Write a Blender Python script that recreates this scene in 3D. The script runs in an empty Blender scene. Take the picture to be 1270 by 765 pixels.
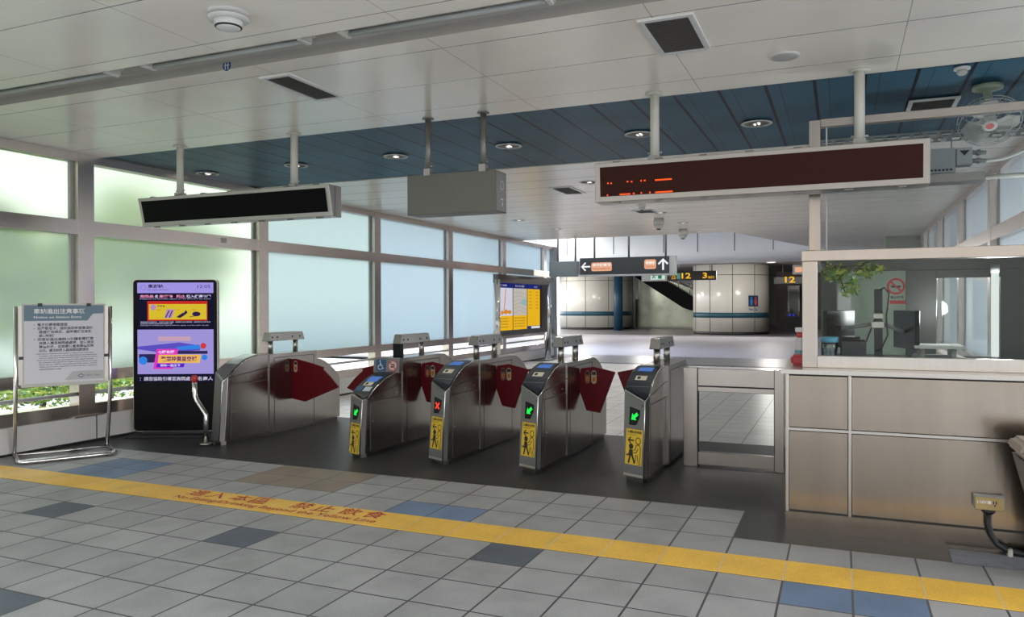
import bpy, bmesh, math, random
from mathutils import Vector, Matrix
random.seed(7)
PI = math.pi
SC = bpy.context.scene
COL = SC.collection
T = 0.36                                  # floor tile pitch

# ------------------------------------------------------------------ materials
def _mat(name):
    m = bpy.data.materials.new(name); m.use_nodes = True
    nt = m.node_tree; nt.nodes.clear()
    out = nt.nodes.new('ShaderNodeOutputMaterial')
    return m, nt, out
def srgb(r, g, b):
    f = lambda c: (c/255/12.92) if c/255 <= .04045 else ((c/255+.055)/1.055)**2.4
    return (f(r), f(g), f(b), 1)
def pbr(name, col, rough=.5, metal=0., noise=0., nscale=6., bump=0., bscale=40., spec=.5, stretch=None, coat=0.):
    m, nt, out = _mat(name)
    p = nt.nodes.new('ShaderNodeBsdfPrincipled')
    p.inputs['Base Color'].default_value = col
    p.inputs['Roughness'].default_value = rough
    p.inputs['Metallic'].default_value = metal
    p.inputs['Specular IOR Level'].default_value = spec
    p.inputs['Coat Weight'].default_value = coat
    nt.links.new(p.outputs[0], out.inputs[0])
    if noise or bump:
        g = nt.nodes.new('ShaderNodeNewGeometry')
        mp = nt.nodes.new('ShaderNodeMapping')
        if stretch: mp.inputs['Scale'].default_value = stretch
        nt.links.new(g.outputs['Position'], mp.inputs['Vector'])
    if noise:
        n = nt.nodes.new('ShaderNodeTexNoise'); n.inputs['Scale'].default_value = nscale; n.inputs['Detail'].default_value = 4
        nt.links.new(mp.outputs[0], n.inputs['Vector'])
        mx = nt.nodes.new('ShaderNodeMix'); mx.data_type = 'RGBA'
        a = [max(0, c*(1-noise)) for c in col[:3]]+[1]; b = [min(1, c*(1+noise)) for c in col[:3]]+[1]
        mx.inputs[6].default_value = a; mx.inputs[7].default_value = b
        nt.links.new(n.outputs[0], mx.inputs[0]); nt.links.new(mx.outputs[2], p.inputs['Base Color'])
    if bump:
        n2 = nt.nodes.new('ShaderNodeTexNoise'); n2.inputs['Scale'].default_value = bscale; n2.inputs['Detail'].default_value = 3
        nt.links.new(mp.outputs[0], n2.inputs['Vector'])
        bp = nt.nodes.new('ShaderNodeBump'); bp.inputs['Strength'].default_value = bump; bp.inputs['Distance'].default_value = .01
        nt.links.new(n2.outputs[0], bp.inputs['Height']); nt.links.new(bp.outputs[0], p.inputs['Normal'])
    return m
EXP = .80
def emit(name, col, s=1.0):
    s *= 2**-EXP
    m, nt, out = _mat(name)
    e = nt.nodes.new('ShaderNodeEmission'); e.inputs[0].default_value = col; e.inputs[1].default_value = s
    nt.links.new(e.outputs[0], out.inputs[0]); return m
def clear_glass(name, tint=(.93, .96, .95, 1), boost=1.0, base=0.0):
    m, nt, out = _mat(name)
    t = nt.nodes.new('ShaderNodeBsdfTransparent'); t.inputs[0].default_value = tint
    g = nt.nodes.new('ShaderNodeBsdfGlossy'); g.inputs['Roughness'].default_value = .01
    f = nt.nodes.new('ShaderNodeFresnel'); f.inputs[0].default_value = 1.5
    ml = nt.nodes.new('ShaderNodeMath'); ml.operation = 'MULTIPLY_ADD'; ml.inputs[1].default_value = boost; ml.inputs[2].default_value = base; ml.use_clamp = True
    mx = nt.nodes.new('ShaderNodeMixShader')
    nt.links.new(f.outputs[0], ml.inputs[0]); nt.links.new(ml.outputs[0], mx.inputs[0])
    nt.links.new(t.outputs[0], mx.inputs[1]); nt.links.new(g.outputs[0], mx.inputs[2]); nt.links.new(mx.outputs[0], out.inputs[0])
    return m
def frosted(name, tint, transl=.5):
    m, nt, out = _mat(name)
    a = nt.nodes.new('ShaderNodeBsdfTranslucent'); a.inputs[0].default_value = tint
    r = nt.nodes.new('ShaderNodeBsdfRefraction'); r.inputs['Color'].default_value = tint; r.inputs['Roughness'].default_value = .42; r.inputs['IOR'].default_value = 1.15
    mx = nt.nodes.new('ShaderNodeMixShader'); mx.inputs[0].default_value = transl
    nt.links.new(r.outputs[0], mx.inputs[1]); nt.links.new(a.outputs[0], mx.inputs[2])
    g = nt.nodes.new('ShaderNodeBsdfGlossy'); g.inputs['Roughness'].default_value = .03
    f = nt.nodes.new('ShaderNodeFresnel'); f.inputs[0].default_value = 1.4
    m2 = nt.nodes.new('ShaderNodeMixShader')
    nt.links.new(f.outputs[0], m2.inputs[0]); nt.links.new(mx.outputs[0], m2.inputs[1]); nt.links.new(g.outputs[0], m2.inputs[2])
    nt.links.new(m2.outputs[0], out.inputs[0]); return m

def tile_mat(name, col, var=.12, rough=.55, grout=.10, stain=.25, half=.006):
    """floor tile: grout lines every 0.36 m, speckle, a soft stain, a small shade of its own per tile"""
    m, nt, out = _mat(name)
    N = nt.nodes.new; L = nt.links.new
    p = N('ShaderNodeBsdfPrincipled'); p.inputs['Roughness'].default_value = rough
    L(p.outputs[0], out.inputs[0])
    g = N('ShaderNodeNewGeometry')
    dv = N('ShaderNodeVectorMath'); dv.operation = 'SCALE'; dv.inputs['Scale'].default_value = 1/T
    L(g.outputs['Position'], dv.inputs[0])
    fl = N('ShaderNodeVectorMath'); fl.operation = 'FLOOR'; L(dv.outputs[0], fl.inputs[0])
    fr = N('ShaderNodeVectorMath'); fr.operation = 'FRACTION'; L(dv.outputs[0], fr.inputs[0])
    wn = N('ShaderNodeTexWhiteNoise'); wn.noise_dimensions = '3D'; L(fl.outputs[0], wn.inputs['Vector'])
    sp = N('ShaderNodeSeparateXYZ'); L(fr.outputs[0], sp.inputs[0])
    def edge(o):
        a = N('ShaderNodeMath'); a.operation = 'SUBTRACT'; L(o, a.inputs[0]); a.inputs[1].default_value = .5
        b = N('ShaderNodeMath'); b.operation = 'ABSOLUTE'; L(a.outputs[0], b.inputs[0])
        c = N('ShaderNodeMath'); c.operation = 'GREATER_THAN'; L(b.outputs[0], c.inputs[0]); c.inputs[1].default_value = .5-half/T
        return c.outputs[0]
    mxe = N('ShaderNodeMath'); mxe.operation = 'MAXIMUM'; L(edge(sp.outputs[0]), mxe.inputs[0]); L(edge(sp.outputs[1]), mxe.inputs[1])
    n1 = N('ShaderNodeTexNoise'); n1.inputs['Scale'].default_value = 3.2; n1.inputs['Detail'].default_value = 5; L(g.outputs['Position'], n1.inputs['Vector'])
    n2 = N('ShaderNodeTexNoise'); n2.inputs['Scale'].default_value = 140; n2.inputs['Detail'].default_value = 2; L(g.outputs['Position'], n2.inputs['Vector'])
    def rng(o, lo, hi, a=0., b=1.):
        r = N('ShaderNodeMapRange'); L(o, r.inputs[0]); r.inputs[1].default_value = a; r.inputs[2].default_value = b
        r.inputs[3].default_value = lo; r.inputs[4].default_value = hi; return r.outputs[0]
    def mul(a, b):
        q = N('ShaderNodeMath'); q.operation = 'MULTIPLY'; L(a, q.inputs[0]); L(b, q.inputs[1]); return q.outputs[0]
    v = mul(mul(rng(wn.outputs['Value'], 1-var, 1+var), rng(n1.outputs[0], 1-stain, 1+stain*.4, .3, .6)), rng(n2.outputs[0], .86, 1.14, .3, .7))
    vs = N('ShaderNodeVectorMath'); vs.operation = 'SCALE'; vs.inputs[0].default_value = col[:3]; L(v, vs.inputs['Scale'])
    mx = N('ShaderNodeMix'); mx.data_type = 'RGBA'; L(mxe.outputs[0], mx.inputs[0]); L(vs.outputs[0], mx.inputs[6])
    mx.inputs[7].default_value = (grout, grout, grout, 1)
    L(mx.outputs[2], p.inputs['Base Color'])
    return m
def seam_mat(name, col, axis, pitch, off, half, rough=.3, axis2=None, pitch2=1, off2=0, half2=.003, seam=(.05, .045, .04, 1), spec=.5, noise=.04, coat=0.):
    """panelled sheet: dark seams across one or two axes"""
    m, nt, out = _mat(name)
    N = nt.nodes.new; L = nt.links.new
    p = N('ShaderNodeBsdfPrincipled'); p.inputs['Roughness'].default_value = rough; p.inputs['Specular IOR Level'].default_value = spec; p.inputs['Coat Weight'].default_value = coat
    p.inputs['Coat Roughness'].default_value = .12
    L(p.outputs[0], out.inputs[0])
    g = N('ShaderNodeNewGeometry'); sp = N('ShaderNodeSeparateXYZ'); L(g.outputs['Position'], sp.inputs[0])
    def line(ax, pi, of, hf):
        a = N('ShaderNodeMath'); a.operation = 'SUBTRACT'; L(sp.outputs[ax], a.inputs[0]); a.inputs[1].default_value = of-1000*pi
        b = N('ShaderNodeMath'); b.operation = 'MODULO'; L(a.outputs[0], b.inputs[0]); b.inputs[1].default_value = pi
        c = N('ShaderNodeMath'); c.operation = 'LESS_THAN'; L(b.outputs[0], c.inputs[0]); c.inputs[1].default_value = 2*hf
        return c.outputs[0]
    fac = line(axis, pitch, off, half)
    if axis2 is not None:
        q = N('ShaderNodeMath'); q.operation = 'MAXIMUM'; L(fac, q.inputs[0])
        l2 = line(axis2, pitch2, off2, half2)
        h = N('ShaderNodeMath'); h.operation = 'MULTIPLY'; L(l2, h.inputs[0]); h.inputs[1].default_value = .55; L(h.outputs[0], q.inputs[1]); fac = q.outputs[0]
    n1 = N('ShaderNodeTexNoise'); n1.inputs['Scale'].default_value = 1.3; L(g.outputs['Position'], n1.inputs['Vector'])
    mr = N('ShaderNodeMapRange'); L(n1.outputs[0], mr.inputs[0]); mr.inputs[1].default_value = .3; mr.inputs[2].default_value = .7; mr.inputs[3].default_value = 1-noise; mr.inputs[4].default_value = 1+noise
    vs = N('ShaderNodeVectorMath'); vs.operation = 'SCALE'; vs.inputs[0].default_value = col[:3]; L(mr.outputs[0], vs.inputs['Scale'])
    mx = N('ShaderNodeMix'); mx.data_type = 'RGBA'; L(fac, mx.inputs[0]); L(vs.outputs[0], mx.inputs[6]); mx.inputs[7].default_value = seam
    L(mx.outputs[2], p.inputs['Base Color'])
    return m

STEEL = pbr('steel', (.50, .47, .43, 1), .30, 1, noise=.08, nscale=3, stretch=(18, 18, .6))
STEEL_GATE = pbr('gate_steel', (.36, .34, .32, 1), .22, 1, noise=.10, nscale=3, stretch=(14, 14, .5))
STEEL_TONED = pbr('gate_steel_toned', (.17, .17, .168, 1), .42, .6)  # gate steel copy, with the tone light gives the fronts in its colour
STEEL_BRIGHT = pbr('bright_steel', (.72, .70, .67, 1), .14, 1)
STEEL_WARM = pbr('counter_steel', (.34, .285, .23, 1), .20, 1, noise=.26, nscale=1.0, stretch=(5, 5, .22), bump=.35, bscale=.9)  # vertical reflection streaks painted into the colour by stretched noise
STEEL_POST = pbr('post_steel', (.42, .38, .345, 1), .24, 1, noise=.12, nscale=1.2, stretch=(5, 5, .5))
STEEL_DARK = pbr('dark_steel', (.20, .19, .18, 1), .32, 1)
STEEL_FRAME = pbr('window_frame_steel', (.72, .63, .585, 1), .26, 1, noise=.08, nscale=2)
BLACK = pbr('black_gloss', (.004, .004, .005, 1), .2, spec=.12)
BLACKM = pbr('black_matt', (.012, .012, .013, 1), .5)
DARKSEAM = pbr('dark_gap', (.02, .02, .02, 1), .6)
NOSE = pbr('slate_plastic', (.012, .020, .028, 1), .36, spec=.3)
NOSE_GREY = pbr('grey_nose_plastic', (.10, .105, .11, 1), .28)
RED = pbr('dark_red_flap', (.13, .003, .009, 1), .5, spec=.2)
REDP = pbr('red_plastic', (.5, .02, .03, 1), .35)
YEL = pbr('yellow_sticker', (.72, .48, .03, 1), .5)
INK = pbr('black_ink', (.012, .011, .01, 1), .6)
INKRED = pbr('red_ink', (.42, .03, .02, 1), .6)
WHITE = pbr('white_print', (.8, .8, .8, 1), .5)
WHITEP = pbr('white_plastic', (.72, .71, .68, 1), .4)
CREAM = pbr('cream_pole', (.68, .66, .58, 1), .4)
GREYP = pbr('grey_paint', (.30, .30, .29, 1), .4)
OLIVE = pbr('olive_grey_paint', (.165, .165, .142, 1), .45)
GREYL = pbr('light_grey_paint', (.50, .49, .46, 1), .4)
CASE = pbr('sign_case_metal', (.42, .39, .36, 1), .35, .7)
BLUEP = pbr('blue_print', (.012, .075, .19, 1), .5)
PAPER = pbr('notice_paper', (.63, .62, .68, 1), .35)
TEAL = pbr('teal_print', (.10, .18, .25, 1), .35)
GREYINK = pbr('slate_ink', (.06, .07, .12, 1), .6)
FROST_A = frosted('frosted_glass_green', (.29, .335, .28, 1), .45)
FROST_C = frosted('frosted_glass_pale', (.185, .235, .232, 1), .65)
FROST_B = frosted('frosted_glass_blue', (.185, .232, .255, 1), .80)
FROST_R = frosted('frosted_glass_bright', (.34, .38, .40, 1), .85)
GLASS = clear_glass('booth_glass', boost=.28, base=.0)
GLASS_UP = clear_glass('upper_booth_glass', (.96, .98, .98, 1), .22, .0)
GLASS_DK = clear_glass('fence_glass', (.80, .82, .81, 1), .6)
WALLW = pbr('white_base_panel', (.62, .61, .59, 1), .4)
LAMP = emit('lamp_glow', (1, .95, .88, 1), 1.6)
REFL = pbr('lamp_reflector', (.75, .75, .75, 1), .12, 1)
TUBE = pbr('unlit_tube', (.40, .41, .37, 1), .25)

# ------------------------------------------------------------------ mesh helper
class MB:
    def __init__(s, M=None): s.bm = bmesh.new(); s.M = M or Matrix.Identity(4); s.mi = 0
    def v(s, p): return s.bm.verts.new(s.M @ Vector(p))
    def f(s, pts):
        try:
            fc = s.bm.faces.new([s.v(p) for p in pts]); fc.material_index = s.mi; return fc
        except ValueError: return None
    def box(s, x0, x1, y0, y1, z0, z1):
        vs = [s.v((x, y, z)) for z in (z0, z1) for y in (y0, y1) for x in (x0, x1)]
        for q in ((0, 2, 3, 1), (4, 5, 7, 6), (0, 1, 5, 4), (2, 6, 7, 3), (0, 4, 6, 2), (1, 3, 7, 5)):
            fc = s.bm.faces.new([vs[i] for i in q]); fc.material_index = s.mi
        return s
    def prism(s, poly, a, b, axis=2):
        """extrude a polygon of (p,q) between a and b along an axis"""
        def P(p, q, w): return {0: (w, p, q), 1: (p, w, q), 2: (p, q, w)}[axis]
        lo = [s.v(P(p, q, a)) for p, q in poly]; hi = [s.v(P(p, q, b)) for p, q in poly]
        n = len(poly)
        for fc in ([lo[::-1], hi]+[[lo[i], lo[(i+1) % n], hi[(i+1) % n], hi[i]] for i in range(n)]):
            ff = s.bm.faces.new(fc); ff.material_index = s.mi
        return s
    def cyl(s, p, q, r, r2=None, n=16, caps=True):
        p, q = Vector(p), Vector(q); r2 = r if r2 is None else r2
        d = (q-p).normalized(); a = d.orthogonal().normalized(); b = d.cross(a)
        A = [s.v(p+(a*math.cos(t)+b*math.sin(t))*r) for t in [2*PI*i/n for i in range(n)]]
        B = [s.v(q+(a*math.cos(t)+b*math.sin(t))*r2) for t in [2*PI*i/n for i in range(n)]]
        for i in range(n): 
            ff = s.bm.faces.new([A[i], A[(i+1) % n], B[(i+1) % n], B[i]]); ff.smooth = True; ff.material_index = s.mi
        if caps:
            for L in (A[::-1], B):
                ff = s.bm.faces.new(L); ff.material_index = s.mi
        return s
    def tube(s, pts, r, n=12):
        pts = [Vector(p) for p in pts]; rings = []
        ref = None
        for i, p in enumerate(pts):
            d = ((pts[min(i+1, len(pts)-1)]-p).normalized()+(p-pts[max(i-1, 0)]).normalized()).normalized()
            if ref is None: ref = d.orthogonal().normalized()
            a = (ref-d*ref.dot(d)).normalized(); b = d.cross(a); ref = a
            rings.append([s.v(p+(a*math.cos(2*PI*k/n)+b*math.sin(2*PI*k/n))*r) for k in range(n)])
        for A, B in zip(rings, rings[1:]):
            for k in range(n):
                ff = s.bm.faces.new([A[k], A[(k+1) % n], B[(k+1) % n], B[k]]); ff.smooth = True
        s.bm.faces.new(rings[0][::-1]); s.bm.faces.new(rings[-1]); return s
    def lathe(s, prof, c=(0, 0, 0), n=24, axis=2):
        rings = []
        for r, h in prof:
            ring = []
            for k in range(n):
                a = 2*PI*k/n; x, y = r*math.cos(a), r*math.sin(a)
                q = {2: (x, y, h), 1: (x, h, y), 0: (h, x, y)}[axis]
                ring.append(s.v((c[0]+q[0], c[1]+q[1], c[2]+q[2])))
            rings.append(ring)
        for A, B in zip(rings, rings[1:]):
            for k in range(n):
                ff = s.bm.faces.new([A[k], A[(k+1) % n], B[(k+1) % n], B[k]]); ff.smooth = True
        for L in (rings[0][::-1], rings[-1]): s.bm.faces.new(L)
        return s
    def ribbon(s, pts, w, closed=False, h=0.):
        """a flat stroke in the local xy plane"""
        pts = [Vector((p[0], p[1], h)) for p in pts]; n = len(pts); L = []
        for i, p in enumerate(pts):
            a = pts[(i-1) % n] if closed or i > 0 else p; b = pts[(i+1) % n] if closed or i < n-1 else p
            d = (b-a).normalized(); nn = Vector((-d.y, d.x, 0))*w/2
            L.append((s.v(p+nn), s.v(p-nn)))
        for i in range(n if closed else n-1):
            (a, b), (c, d) = L[i], L[(i+1) % n]
            ff = s.bm.faces.new([a, b, d, c]); ff.material_index = s.mi
        return s
    def disc(s, cx, cy, r, n=18, h=0., ry=None):
        s.f([(cx+r*math.cos(2*PI*k/n), cy+(ry or r)*math.sin(2*PI*k/n), h) for k in range(n)]); return s
    def rect(s, x0, x1, y0, y1, h=0.): s.f([(x0, y0, h), (x1, y0, h), (x1, y1, h), (x0, y1, h)]); return s
    def build(s, name, mat, parent=None, bevel=0., seg=1, recalc=True):
        if bevel:
            bmesh.ops.remove_doubles(s.bm, verts=s.bm.verts, dist=1e-5)
            es = [e for e in s.bm.edges if len(e.link_faces) == 2 and e.calc_face_angle(0) > .35]
            bmesh.ops.bevel(s.bm, geom=es, offset=bevel, segments=seg, affect='EDGES', clamp_overlap=True)
        if recalc: bmesh.ops.recalc_face_normals(s.bm, faces=s.bm.faces)
        me = bpy.data.meshes.new(name); s.bm.to_mesh(me); s.bm.free()
        for m in (mat if isinstance(mat, (list, tuple)) else [mat]): me.materials.append(m)
        o = bpy.data.objects.new(name, me); COL.objects.link(o)
        if parent is not None: o.parent = parent
        return o
def thing(name, label, cat, loc=(0, 0, 0), rotz=0., group=None):
    o = bpy.data.objects.new(name, None); COL.objects.link(o)
    o.location = loc; o.rotation_euler = (0, 0, rotz); o.empty_display_size = .1
    return tag(o, label, cat, group)
def tag(o, label, cat, group=None):
    o['label'] = label; o['category'] = cat
    if group: o['group'] = group
    return o
def struct(o): o['kind'] = 'structure'; return o
def copy_tree(o, parent=None):
    c = o.copy(); COL.objects.link(c)
    if parent is not None: c.parent = parent
    for ch in list(o.children): copy_tree(ch, c)
    return c
_FT = {}
def text_verts(body, bold=0.):
    """glyph outlines of a text as triangles, in the text's own plane, origin at its left end of the baseline"""
    cu = bpy.data.curves.new('t', 'FONT'); cu.body = body; cu.resolution_u = 2; cu.offset = bold
    ob = bpy.data.objects.new('t', cu); COL.objects.link(ob)
    me = bpy.data.meshes.new_from_object(ob.evaluated_get(bpy.context.evaluated_depsgraph_get()))
    vs = [v.co.copy() for v in me.vertices]; fs = [tuple(p.vertices) for p in me.polygons]
    bpy.data.objects.remove(ob); bpy.data.curves.remove(cu); bpy.data.meshes.remove(me)
    return vs, fs
def put_text(mb, body, x, y, w=None, h=None, align='L', bold=0., lift=0., slant=0.):
    """text laid in mb's plane: its box starts at (x,y), w wide and h tall (either may follow the other)"""
    vs, fs = text_verts(body, bold)
    if not vs: return
    x0 = min(v.x for v in vs); x1 = max(v.x for v in vs); y0 = min(v.y for v in vs); y1 = max(v.y for v in vs)
    sx = w/(x1-x0) if w else None; sy = h/(y1-y0) if h else None
    sx = sx or sy; sy = sy or sx
    ww = (x1-x0)*sx
    ox = x-(0 if align == 'L' else ww/2 if align == 'C' else ww)
    V = [mb.v((ox+(v.x-x0)*sx+slant*(v.y-y0)*sy, y+(v.y-y0)*sy, lift)) for v in vs]
    for f in fs:
        try: 
            q = mb.bm.faces.new([V[i] for i in f]); q.material_index = mb.mi
        except ValueError: pass
def plane_M(o, u, v):
    """frame of a sheet: origin, right, up; local z comes out of it"""
    u = Vector(u).normalized(); v = Vector(v); v = (v-u*v.dot(u)).normalized(); n = u.cross(v)
    return Matrix(((u.x, v.x, n.x, o[0]), (u.y, v.y, n.y, o[1]), (u.z, v.z, n.z, o[2]), (0, 0, 0, 1)))
def arrow_poly(mb, cx, cy, L, ang, h=0., w=.30, hw=.8):
    c, s_ = math.cos(ang), math.sin(ang)
    P = [(-.5, -w/2), (.0, -w/2), (0, -hw/2), (.5, 0), (0, hw/2), (0, w/2), (-.5, w/2)]
    mb.f([(cx+L*(p*c-q*s_), cy+L*(p*s_+q*c), h) for p, q in P])
def chevron_arrow(mb, cx, cy, L, ang, h=0., w=.16):
    c, s_ = math.cos(ang), math.sin(ang)
    R = lambda p, q: (cx+L*(p*c-q*s_), cy+L*(p*s_+q*c))
    mb.ribbon([R(-.5, 0), R(.42, 0)], L*w, h=h)
    mb.ribbon([R(.02, .42), R(.45, 0), R(.02, -.42)], L*w, h=h+.0004)

# ================================================================== CAMERA
cam = bpy.data.cameras.new('camera'); co = bpy.data.objects.new('camera', cam); COL.objects.link(co)
yaw, pitch, roll = .40458, -.00487, -.00269
fw = Vector((-math.sin(yaw)*math.cos(pitch), math.cos(yaw)*math.cos(pitch), math.sin(pitch)))
r0 = Vector((math.cos(yaw), math.sin(yaw), 0)); u0 = r0.cross(fw)
rr = r0*math.cos(roll)+u0*math.sin(roll); uu = -r0*math.sin(roll)+u0*math.cos(roll)
co.matrix_world = Matrix(((rr.x, uu.x, -fw.x, 3.543948), (rr.y, uu.y, -fw.y, -4.586724), (rr.z, uu.z, -fw.z, 1.562724), (0, 0, 0, 1)))
cam.sensor_width = 36; cam.lens = 952.8/1270*36; cam.clip_start = .05; cam.clip_end = 300
SC.camera = co

# ================================================================== FLOOR
LIGHT = tile_mat('light_grey_tile', (.315, .312, .303, 1), .08, .55, .05, .13)
FAR = tile_mat('pale_hall_tile', (.66, .64, .63, 1), .06, .30, .16, .10)
BLUET = tile_mat('blue_tile', (.13, .19, .29, 1), .12, .55, .06, .15)
SLATE = tile_mat('slate_tile', (.095, .11, .135, 1), .12, .55, .05, .15)
BROWN = tile_mat('brown_tile', (.23, .18, .135, 1), .08, .55, .10, .15)
DARKT = pbr('dark_floor_stone', (.034, .034, .032, 1), .45, noise=.25, nscale=9, spec=.22)
REPAIR = pbr('patched_cement', (.22, .22, .24, 1), .7, noise=.4, nscale=14)
mb = MB(); mats = [LIGHT, FAR, BLUET, SLATE, BROWN, DARKT]
special = {(-6, -2): 3, (-1, -2): 3, (4, -1): 3, (9, -1): 2, (10, -1): 2, (-2, -6): 3, (1, 1): 2, (2, 1): 2, (-9, 1): 2, (-8, 1): 2, (-9, 2): 2, (-8, 2): 2}
for a in (-4, -3, -2):
    for b in (2, 3): special[(a, b)] = 4
grid = {}
def gv(i, j):
    if (i, j) not in grid: grid[(i, j)] = mb.v((i*T, j*T, 0))
    return grid[(i, j)]
for i in range(-13, 16):
    for j in range(-26, 43):
        y = (j+.5)*T
        k = 0
        if y > 4.47: k = 1
        elif y > 1.44 or ((i >= 8) and y > .72) or i <= -12 and y > .9: k = 5
        if y > 15.0: k = 5
        k = special.get((i, j), k)
        fc = mb.bm.faces.new([gv(i, j), gv(i+1, j), gv(i+1, j+1), gv(i, j+1)]); fc.material_index = k
struct(mb.build('floor', mats))
FARDK = pbr('dark_hall_band', (.16, .16, .165, 1), .35, noise=.2, nscale=4)
FARLT = pbr('pale_polished_hall_floor', (.44, .425, .47, 1), .5, noise=.12, nscale=1.2, stretch=(1, .25, 1))
FARGR = pbr('grey_hall_floor', (.17, .165, .17, 1), .30, noise=.2, nscale=1.5)
struct(MB().box(-26, 16*T, 43*T, 18.4, -.05, .0).build('floor_band', FARDK))
struct(MB().box(-26, 16, 18.4, 34, -.05, .0).build('floor_hall', FARLT))
struct(MB().box(-26, 16, 34, 62, -.05, .0).build('floor_hall_end', FARGR))
struct(MB().box(-26, -13*T, 16, 43*T+3, -.06, -.01).build('floor_side', FARLT))
mb = MB(); mb.f([(4.17, .99, .004), (4.16, .70, .004), (4.5, .70, .004), (5.6, .72, .004), (5.6, .99, .004)])
tag(mb.build('cement_patch', REPAIR), 'pale patched cement strip on the dark floor along the counter foot', 'floor patch')
# yellow line, raised coating in tiles
YLINE = tile_mat('yellow_line_coating', (.80, .47, .06, 1), .05, .5, .45, .12, half=.0025)
t = thing('yellow_line', 'broad yellow warning line with red lettering crossing the tiled floor', 'floor marking', (0, 0, 0))
MB().box(-12.2*T, 16*T, .004, .356, .0, .003).build('line_coating', YLINE, t)
mb = MB(plane_M((0, 0, .0045), (1, 0, 0), (0, 1, 0)))
CH = '進入本區 禁止飲食'
xs = [-1.356, -1.155, -.918, -.714, None, -.304, -.092, .145, .357]
for c, x in zip(CH, xs):
    if x is not None: put_text(mb, c, x, .175, w=.172, h=.165, align='C', bold=.006)
put_text(mb, 'No Eating/Drinking Beyond the Yellow Line', -1.465, .045, w=1.93, h=.10, bold=.008)
mb.build('lettering', INKRED, t)

# ================================================================== CEILING
CEIL = seam_mat('ceiling_panel', (.93, .865, .765, 1), 1, .705, .015, .004, .22, 0, 1.43, 2.49, .003, seam=(.09, .08, .07, 1), spec=.6)
SLAT = seam_mat('ceiling_slat', (.95, .89, .81, 1), 1, .65, 4.80, .008, .25, seam=(.22, .2, .18, 1), spec=.6)
BLUEC = seam_mat('blue_ceiling_panel', (.032, .105, .16, 1), 0, .366, 1.875, .013, .40, 0, .366, 1.99, .004, seam=(.003, .006, .012, 1), spec=.07, noise=.2)
TROUGH = pbr('trough_enamel', (.42, .38, .33, 1), .35)
Z = 3.3
mb = MB()
mb.f([(-4.6, -5.6, Z), (9, -5.6, Z), (9, -.53, Z), (-4.6, -.53, Z)])
mb.f([(-4.6, -.20, Z), (9, -.20, Z), (9, 1.82, Z), (-4.6, 1.82, Z)])
mb.f([(-4.6, 1.82, Z), (9, 1.82, Z), (9, 1.82, Z+.03), (-4.6, 1.82, Z+.03)])
struct(mb.build('ceiling', CEIL))
mb = MB()
prof = [(-.53, Z), (-.53, Z+.13)]+[(-.28+.08*math.sin(a), Z+.05+.08*math.cos(a)) for a in [PI/2*k/6 for k in range(7)]]+[(-.20, Z)]
for (y0, z0), (y1, z1) in zip(prof, prof[1:]): mb.f([(-4.6, y0, z0), (9, y0, z0), (9, y1, z1), (-4.6, y1, z1)])
struct(mb.build('ceiling_trough', TROUGH))
struct(MB().box(-4.6, 9, 1.82, 4.46, Z+.012, Z+.04).build('ceiling_blue', BLUEC))
mb = MB(); mb.f([(-4.6, 4.45, Z), (9, 4.45, Z), (9, 22, Z), (3.1, 22, Z), (1.1, 14.5, Z), (-4.6, 14.7, Z)])
mb.f([(-4.6, 4.45, Z), (9, 4.45, Z), (9, 4.45, Z+.03), (-4.6, 4.45, Z+.03)])
mb.f([(-4.6, 14.7, Z), (1.1, 14.5, Z), (1.1, 14.5, Z+.2), (-4.6, 14.7, Z+.2)])
mb.f([(3.1, 22, Z), (1.1, 14.5, Z), (1.1, 14.5, Z+.2), (3.1, 22, Z+.2)])
struct(mb.build('ceiling_slats', SLAT))
struct(MB().box(-5.5, 9.5, -5.7, 14.4, Z+.35, Z+.45).build('roof', GREYP))

# tubes in the trough
LUM = pbr('luminaire_cream', (.62, .60, .53, 1), .4)
def tube_light(x0, x1, label):
    o = thing('tube_light', label, 'light', ((x0+x1)/2, -.425, 3.318), 0, 'unlit fluorescent tubes along the ceiling trough')
    h = (x1-x0)/2
    MB().box(-h, h, .02, .06, .035, .09).build('batten', LUM, o)
    MB().cyl((-h+.05, 0, 0), (h-.05, 0, 0), .019).build('tube', TUBE, o)
    for s in (-1, 1):
        MB().box(min(s*h, s*(h-.05)), max(s*h, s*(h-.05)), -.10, .04, -.022, .045).build('end_holder', LUM, o, bevel=.012, seg=2)
for x0, x1, l in [(-2.95, -1.47, 'unlit fluorescent tube light at the ceiling end over the notice stand'),
                  (-1.14, .31, 'unlit fluorescent tube light between smoke detector and left ceiling vent'),
                  (.58, 2.03, 'long unlit fluorescent tube light above the hanging grey box sign'),
                  (2.35, 3.80, 'unlit fluorescent tube light mostly beyond the top edge, above the square vent')]:
    tube_light(x0, x1, l)
o = tag(MB(plane_M((-.615, -.2005, 3.33), (1, 0, 0), (0, 0, 1))).disc(0, 0, .04, 20).build('pictogram_sticker', BLUEP), 'round blue sticker on the ceiling trough side', 'sticker')
m2 = MB(plane_M((-.615, -.2025, 3.33), (1, 0, 0), (0, 0, 1))); m2.ribbon([(-.013, -.03), (-.013, .02)], .008); m2.ribbon([(.013, -.03), (.013, .02)], .008); m2.ribbon([(-.026, .002), (.026, .002)], .006)
m2.build('pictogram', WHITE, o)

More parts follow.
